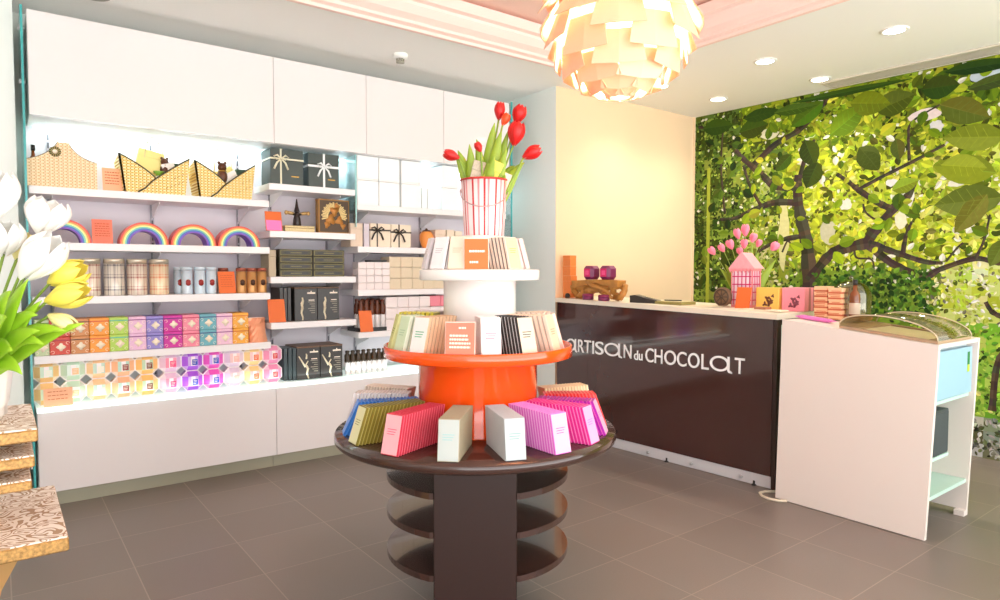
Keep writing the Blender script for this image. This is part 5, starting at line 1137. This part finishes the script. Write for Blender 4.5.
# ------------------------------------------------------------------ artichoke pendant lamp
LP = Vector((1.872, 1.714, 2.318))
t = thing('pendant_lamp', 'large artichoke pendant lamp with overlapping copper white leaves', 'pendant lamp', LP)
LEAFM = M('lamp_leaf', (242, 194, 158), .4); COP = M('lamp_copper', (214, 128, 70), .35, metal=.3)
RL, NR = .262, 9
for r in range(NR):
    th0 = R(16 + r * 13)                     # angle from straight down
    rad = RL * (1.0 - .05 * math.cos(th0)) 
    rr = rad * math.sin(th0); zz = -.27 * math.cos(th0) * (1.0 if th0 < PI / 2 else .95)
    wid = min(.094, max(.022, rr * math.tan(R(30)) * .98)); ln = .07 + .045 * min(1, r / 4)
    for k in range(6):
        a = R(60 * k + (30 if r % 2 else 0) + 11)
        out = Vector((math.cos(a), math.sin(a), 0)); sd = Vector((-math.sin(a), math.cos(a), 0))
        tn = Vector((0, 0, -1)) * math.sin(th0) + out * (-math.cos(th0)) * 1.0     # tangent pointing down along the meridian
        nrm = out * math.sin(th0) + Vector((0, 0, -1)) * math.cos(th0)
        dirn = (tn * math.cos(R(26)) + nrm * math.sin(R(26))).normalized()
        c = out * rr + Vector((0, 0, zz)); p0 = c - dirn * ln * .45 - nrm * .006; p1 = c + dirn * ln * .62
        nm = sd.cross(dirn).normalized(); vs = []
        for q, p, w in ((0, p0, wid * .72), (1, (p0 + p1) / 2, wid * .88), (2, p1, wid)):
            for s_ in (-1, 0, 1): vs.append(p + sd * w * s_ - nrm * (.10 * w * abs(s_)))
        vs += [v - nm * .0022 for v in vs]; fs = []
        for q in range(2):
            for s_ in range(2):
                b0 = q * 3 + s_; fs += [(b0, b0 + 1, b0 + 4, b0 + 3), (9 + b0, 9 + b0 + 3, 9 + b0 + 4, 9 + b0 + 1)]
        fs += [(0, 9, 10, 1), (1, 10, 11, 2), (6, 7, 16, 15), (7, 8, 17, 16), (0, 3, 12, 9), (3, 6, 15, 12), (2, 11, 14, 5), (5, 14, 17, 8)]
        mb = MB(); mb.add(vs, fs, 0, False); part('lamp_leaf', mb, LEAFM, t)
mb = MB(); mb.lathe([(0, -.25), (.03, -.24), (.05, -.2), (.03, -.15), (.02, .12), (.05, .2), (.09, .27), (.03, .32), (.012, .34), (.012, ZC + .22 - LP.z)], 20); part('core_stem', mb, COP, t, 'copper core and stem')
mb = MB(); mb.blob((0, 0, .02), (.055, .055, .075)); part('bulb', mb, M('lamp_bulb', (255, 230, 206), .4, emit=5.0), t)
l = bpy.data.lights.new('pendant_light', 'POINT'); l.energy = 34; l.color = (1, .80, .66); l.shadow_soft_size = .08
o = bpy.data.objects.new('pendant_light', l); COL.objects.link(o); o.location = LP + Vector((0, 0, -.1))
# ------------------------------------------------------------------ the printed tree mural
rm = random.Random(21)
mur = MB(); mmats = []; mkey = {}
def pm(c):
    c = tuple(max(0, min(255, int(round(v * .90 / 14.0) * 14))) for v in c)
    if c not in mkey:
        mkey[c] = len(mmats); mmats.append(M('print_%d_%d_%d' % c, c, .75, noise=.18, scale=35, spec=.2))
    return mkey[c]
LAY = [0]
def poly(pts, col, lay):
    y = -.0012 - lay * .00016
    mur.add([(s, y, z) for s, z in pts if True], [list(range(len(pts)))], pm(col))
def vary(c, v): k = rm.uniform(1 - v, 1 + v); return (c[0] * k, c[1] * k * rm.uniform(.97, 1.03), c[2] * k)
def pleaf(s, z, L, w, a, c, lay, notch=False):
    ca, sa = math.cos(a), math.sin(a); out = []
    prof = [(0, 0), (.12, .55), (.3, .95), (.5, 1), (.7, .8), (.88, .38), (1, 0)]
    up = [(x * L, h * w) for x, h in prof]; dn = [(x * L, -h * w) for x, h in prof[1:-1][::-1]]
    def tr(p): return (s + p[0] * ca - p[1] * sa, min(2.945, max(.004, z + p[0] * sa + p[1] * ca)))
    mid = [(x * L, 0) for x, h in prof]
    poly([tr(p) for p in up + [(L * .5, 0)]][::-1] if False else [tr(p) for p in up][::-1], c, lay)
    poly([tr(p) for p in [up[0]] + [(x * L, -h * w) for x, h in prof[1:]]], tuple(v * .88 for v in c), lay)
    if L > .16:
        for k in range(1, 6):
            x = L * (.12 + .14 * k); h = w * .8 * math.sin(PI * min(.95, x / L + .05))
            for sg in (-1, 1): poly([tr((x, sg * .0)), tr((x + L * .01, 0)), tr((x + L * .12, sg * h)), tr((x + L * .11, sg * h))][::(1 if sg < 0 else -1)], tuple(min(255, v * 1.06 + 3) for v in c), lay + .5)
        poly([tr((0, -.003)), tr((L, 0)), tr((0, .003))][::1], tuple(min(255, v * 1.07 + 4) for v in c), lay + .6)
def branch(pts, w0, w1, c, lay):
    P = [Vector((p[0], p[1])) for p in pts]; Q = []
    for i in range(len(P) - 1):
        p0 = P[max(i - 1, 0)]; p1 = P[i]; p2 = P[i + 1]; p3 = P[min(i + 2, len(P) - 1)]
        for k in range(6):
            t = k / 6; Q.append(.5 * ((2 * p1) + (p2 - p0) * t + (2 * p0 - 5 * p1 + 4 * p2 - p3) * t * t + (3 * p1 - p0 - 3 * p2 + p3) * t ** 3))
    Q.append(P[-1]); N = len(Q); Lf = []; Rt = []
    for i in range(N):
        d = (Q[min(i + 1, N - 1)] - Q[max(i - 1, 0)]).normalized(); n_ = Vector((-d.y, d.x)); w = (w0 + (w1 - w0) * i / (N - 1)) * rm.uniform(.86, 1.14)
        Lf.append(Q[i] + n_ * w); Rt.append(Q[i] - n_ * w)
    for i in range(N - 1):
        mid0 = (Lf[i] + Rt[i]) / 2; mid1 = (Lf[i + 1] + Rt[i + 1]) / 2; k = rm.uniform(.85, 1.25)
        def cl(p): return (p.x, min(2.945, max(.004, p.y)))
        poly([cl(Lf[i]), cl(Lf[i + 1]), cl(mid1), cl(mid0)], tuple(v * k for v in c), lay); poly([cl(mid0), cl(mid1), cl(Rt[i + 1]), cl(Rt[i])], tuple(v * k * 1.25 for v in c), lay)
SE = 4.2
# ground of the print
def bg(s, z):
    n = math.sin(s * 5.1 + 1.3 * z) * math.sin(z * 6.3 - s * 2.1)
    if s < .5 or (s < .95 and 1.9 < z < 2.55 and rm.random() < .5): return (56, 80, 20) if rm.random() < .66 else (140, 166, 60)
    if z > 2.35: return rm.choice([(120, 146, 22), (150, 172, 34), (96, 122, 16), (176, 190, 50)])
    if s < .95: return rm.choice([(84, 112, 24), (120, 146, 30), (160, 180, 50), (206, 214, 140)])
    if z < .30 and s > 2.2: return rm.choice([(150, 150, 140), (206, 204, 196), (90, 100, 60)])
    if z < .95 and s > 2.1: return rm.choice([(120, 180, 50), (90, 150, 40), (150, 196, 60), (176, 206, 90)])
    if s > 2.1 and z < 1.42: return rm.choice([(214, 222, 130), (232, 234, 190), (190, 210, 70), (170, 196, 50)])
    if z < 1.42: return rm.choice([(90, 128, 34), (120, 156, 40), (60, 92, 26), (150, 180, 60)])
    return rm.choice([(168, 188, 42), (190, 206, 50), (200, 212, 50), (146, 172, 36), (214, 222, 104)])
GS = .10
ns, nz = int(SE / GS), int(2.94 / GS)
for i in range(ns):
    for j in range(nz + 1):
        z0, z1 = j * GS + .003, min(2.946, (j + 1) * GS + .003)
        if z1 > z0: poly([(i * GS + .02, z0), (i * GS + .02, z1), (min(SE, (i + 1) * GS) + .02, z1), (min(SE, (i + 1) * GS) + .02, z0)], vary(tuple((p_ + q_) / 2 for p_, q_ in zip(bg(i * GS, z0), bg(i * GS, z0))), .04), 0)
lay = 1.0
# soft background patches: pale sky glints and distant foliage
for k in range(11000):
    s = rm.uniform(0, SE) if rm.random() < .15 else rm.uniform(0, 2.75); z = rm.uniform(.02, 2.92); c = vary(bg(s, z), .14)
    g = rm.random()
    if g < .05 and z > .9: c = (244, 244, 226)
    elif g < .22: c = tuple(v * .5 for v in c)
    elif g < .40: c = tuple(min(255, v * 1.25 + 14) for v in c)
    small = z < 1.45 or s < .9
    L = rm.uniform(.02, .05) if small else rm.uniform(.03, .09)
    pleaf(s, z, L, L * rm.uniform(.22, .36), rm.uniform(0, 2 * PI), c, 1 + (k % 92) * .13)
# pale glints of sky and distant trunks
for s, z, a, b_, c in ((1.97, 1.98, .06, .10, (236, 232, 236)), (1.93, 1.80, .05, .07, (226, 226, 206)), (1.36, 1.72, .07, .12, (206, 202, 176)), (.96, 1.72, .05, .30, (214, 212, 160)), (2.08, 2.60, .12, .05, (244, 238, 240)), (2.16, 2.50, .05, .05, (240, 238, 230)), (2.47, 2.82, .10, .05, (206, 214, 240)), (.80, 2.66, .09, .05, (236, 226, 200)), (1.50, 1.95, .06, .05, (232, 228, 220)), (2.30, 2.05, .05, .03, (240, 240, 220)), (1.86, 2.10, .05, .03, (240, 240, 230))):
    poly([(s + a * rm.uniform(.75, 1.2) * math.cos(t), z + b_ * rm.uniform(.75, 1.2) * math.sin(t)) for t in [-q * PI / 7 for q in range(14)]], c, 13.2)
poly([(.155, 1.0), (.155, 2.42), (.192, 2.42), (.192, 1.0)], (176, 190, 70), 13.4)
# branches
BR = (60, 52, 44)
for p, a, b_ in (([(1.23, 1.05), (1.21, 1.29), (1.17, 1.66), (1.11, 1.89), (1.08, 2.12), (1.09, 2.25)], .072, .035), ([(1.20, 1.30), (1.38, 1.53), (1.54, 1.59), (1.69, 1.62)], .040, .045), ([(1.66, 1.60), (1.77, 1.76), (1.9, 1.92), (1.98, 1.99), (2.02, 2.10)], .045, .022),
      ([(1.88, 1.88), (1.77, 1.94), (1.61, 2.06), (1.51, 2.15), (1.42, 2.22)], .030, .014), ([(1.69, 1.62), (1.89, 1.54), (2.11, 1.46), (2.23, 1.45)], .032, .012), ([(1.69, 1.60), (1.89, 1.44), (2.11, 1.35), (2.21, 1.40), (2.44, 1.48), (2.62, 1.44), (2.9, 1.5)], .034, .010), ([(1.95, 1.53), (1.97, 1.67), (2.01, 1.78)], .020, .009), ([(2.44, 1.48), (2.49, 1.62), (2.52, 1.80)], .012, .006),
      ([(2.25, 1.46), (2.32, 1.56), (2.36, 1.60)], .010, .006), ([(1.09, 2.0), (.87, 2.02), (.67, 1.97), (.47, 1.90), (.3, 1.9)], .034, .014), ([(1.09, 2.14), (.87, 2.17), (.74, 2.29), (.56, 2.45), (.46, 2.56)], .036, .02), ([(1.12, 1.70), (.93, 1.67), (.78, 1.61), (.68, 1.54)], .024, .012), ([(1.09, 2.20), (1.17, 2.46), (1.23, 2.54)], .022, .012), ([(.62, 2.36), (.86, 2.55), (1.09, 2.65), (1.27, 2.81), (1.33, 2.88)], .030, .018),
      ([(1.58, 2.06), (1.77, 2.15), (1.98, 2.24), (2.22, 2.35)], .016, .012), ([(1.98, 2.26), (1.97, 2.43), (1.99, 2.56), (2.18, 2.66)], .012, .007), ([(.36, 1.95), (.33, 2.19), (.31, 2.48), (.33, 2.82)], .013, .009), ([(.05, 2.85), (.25, 2.78), (.42, 2.80)], .014, .01), ([(.75, 1.98), (.62, 2.2), (.55, 2.4)], .018, .012), ([(2.51, 1.16), (2.55, 1.09), (2.62, 1.05)], .014, .02), ([(2.8, 1.0), (2.66, .85), (2.59, .69), (2.57, .36)], .014, .026), ([(1.64, 1.98), (1.66, 1.88), (1.76, 1.80), (1.84, 1.80)], .010, .006), ([(1.58, 1.58), (1.60, 1.50), (1.72, 1.48), (1.74, 1.36)], .010, .006), ([(.95, 1.56), (1.0, 1.66), (1.05, 1.6)], .01, .006)):
    branch(p, a, b_, BR, 14.0 + rm.random() * .5)
# mid leaves hanging in front of the branches
for k in range(150):
    s = rm.uniform(0, 2.75); z = rm.uniform(1.55, 2.9) if s > .5 else rm.uniform(1.1, 2.9)
    if s < .6: c = rm.choice([(40, 64, 14), (70, 100, 24), (110, 140, 36)])
    else: c = rm.choice([(150, 178, 30), (120, 150, 22), (90, 120, 20), (190, 204, 50)])
    L = rm.uniform(.06, .14); pleaf(s, z, L, L * rm.uniform(.26, .36), rm.uniform(0, 2 * PI), vary(c, .15), 15.2 + (k % 16) * .25)
for k in range(420):
    s = rm.uniform(1.25, 2.15); z = rm.uniform(1.02, 1.38); L = rm.uniform(.03, .06); pleaf(s, z, L, L * .34, rm.uniform(0, 2 * PI), vary(rm.choice([(30, 64, 20), (70, 116, 36), (120, 160, 50)]), .15), 15.2 + (k % 16) * .25)
# big foreground leaves
OL = (104, 112, 36)
for i, (s, z, L, w, a, c) in enumerate(((1.72, 2.70, .30, .10, .25, (92, 108, 24)), (2.05, 2.80, .26, .09, -.05, (62, 84, 18)), (2.18, 2.66, .36, .10, -.45, OL), (2.35, 2.74, .40, .05, .12, (70, 92, 26)), (1.60, 2.42, .26, .09, -.9, (74, 88, 26)), (1.75, 2.22, .20, .07, 2.2, (66, 80, 22)), (1.88, 2.45, .18, .055, -1.4, (84, 98, 30)), (1.36, 2.56, .34, .10, .6, (104, 134, 22)), (1.52, 2.80, .32, .10, -.2, (126, 142, 24)), (1.30, 2.86, .34, .08, -2.6, (84, 120, 20)), (1.14, 2.55, .26, .09, -1.2, (58, 80, 20)), (1.26, 2.34, .24, .09, -2.0, (62, 84, 20)),
      (1.02, 2.44, .20, .06, -2.4, (70, 96, 22)), (2.55, 2.10, .42, .11, 2.9, (140, 156, 40)), (2.60, 1.92, .44, .12, 3.2, (120, 132, 44)), (2.50, 1.95, .34, .08, -2.2, (116, 124, 40)), (2.60, 2.35, .40, .10, 3.0, (146, 164, 40)), (2.62, 1.62, .22, .06, -2.0, (104, 124, 40)), (.10, 2.82, .34, .08, -.05, (60, 90, 20)), (.50, 2.72, .30, .09, .1, (70, 96, 18)), (.55, 2.84, .36, .06, .05, (50, 84, 16)), (1.86, 2.04, .2, .06, .3, (150, 168, 40)), (2.20, 2.20, .3, .09, -.2, (160, 178, 46)), (.85, 2.84, .4, .05, 0.0, (80, 116, 24)), (2.2, 2.90, .5, .05, -.05, (40, 70, 20)), (1.0, 2.90, 1.0, .03, 0.0, (60, 92, 20)))):
    pleaf(s, z, L, w, a, vary(c, .06), 19.5 + i * .35)
t = tag(link('mural', mur.mesh('mural', mmats), None, MA, (0, 0, MROT)), 'wall sized photo mural of a leafy green tree with dark branches', 'mural')

# ------------------------------------------------------------------ light and exposure
def area(name, loc, rot, sx, sy, e, col):
    l = bpy.data.lights.new(name, 'AREA'); l.shape = 'RECTANGLE'; l.size = sx; l.size_y = sy; l.energy = e; l.color = col
    o = bpy.data.objects.new(name, l); COL.objects.link(o); o.location = loc; o.rotation_euler = rot; return o
# the light the strip under the wall cabinets and the lit ledge give to the shelves
area('led_strip_light', (1.82, 4.90, 2.235), (R(14), 0, 0), 3.2, .05, 5, (.80, 1, 1))
area('ledge_light', (1.88, 4.62, .632), (R(180), 0, 0), 3.35, .04, 1.2, (.88, 1, .97))
w = bpy.data.worlds.new('daylight'); SC.world = w; w.use_nodes = True; bgn = w.node_tree.nodes['Background']
bgn.inputs[1].default_value = 2.5
# daylight through the open shop front: sky above, lower half brightened as added uplight
wnt = w.node_tree; wtc = wnt.nodes.new('ShaderNodeTexCoord'); wsp = wnt.nodes.new('ShaderNodeSeparateXYZ'); wnt.links.new(wtc.outputs['Generated'], wsp.inputs[0])
wm = wnt.nodes.new('ShaderNodeMix'); wm.data_type = 'RGBA'; wnt.links.new(math_node(wnt, 'LESS_THAN', wsp.outputs[2], 0.0), wm.inputs[0])
wm.inputs[6].default_value = (1.0, 1.0, 1.0, 1); wm.inputs[7].default_value = (1.6, 1.58, 1.55, 1); wnt.links.new(wm.outputs[2], bgn.inputs[0])
SC.view_settings.view_transform = 'Standard'; SC.view_settings.look = 'None'; SC.view_settings.gamma = 1.0; SC.view_settings.use_curve_mapping = False
SC.view_settings.exposure = 0.5
SC.cycles.max_bounces = 10; SC.cycles.diffuse_bounces = 6; SC.cycles.transparent_max_bounces = 16; SC.cycles.sample_clamp_indirect = 6
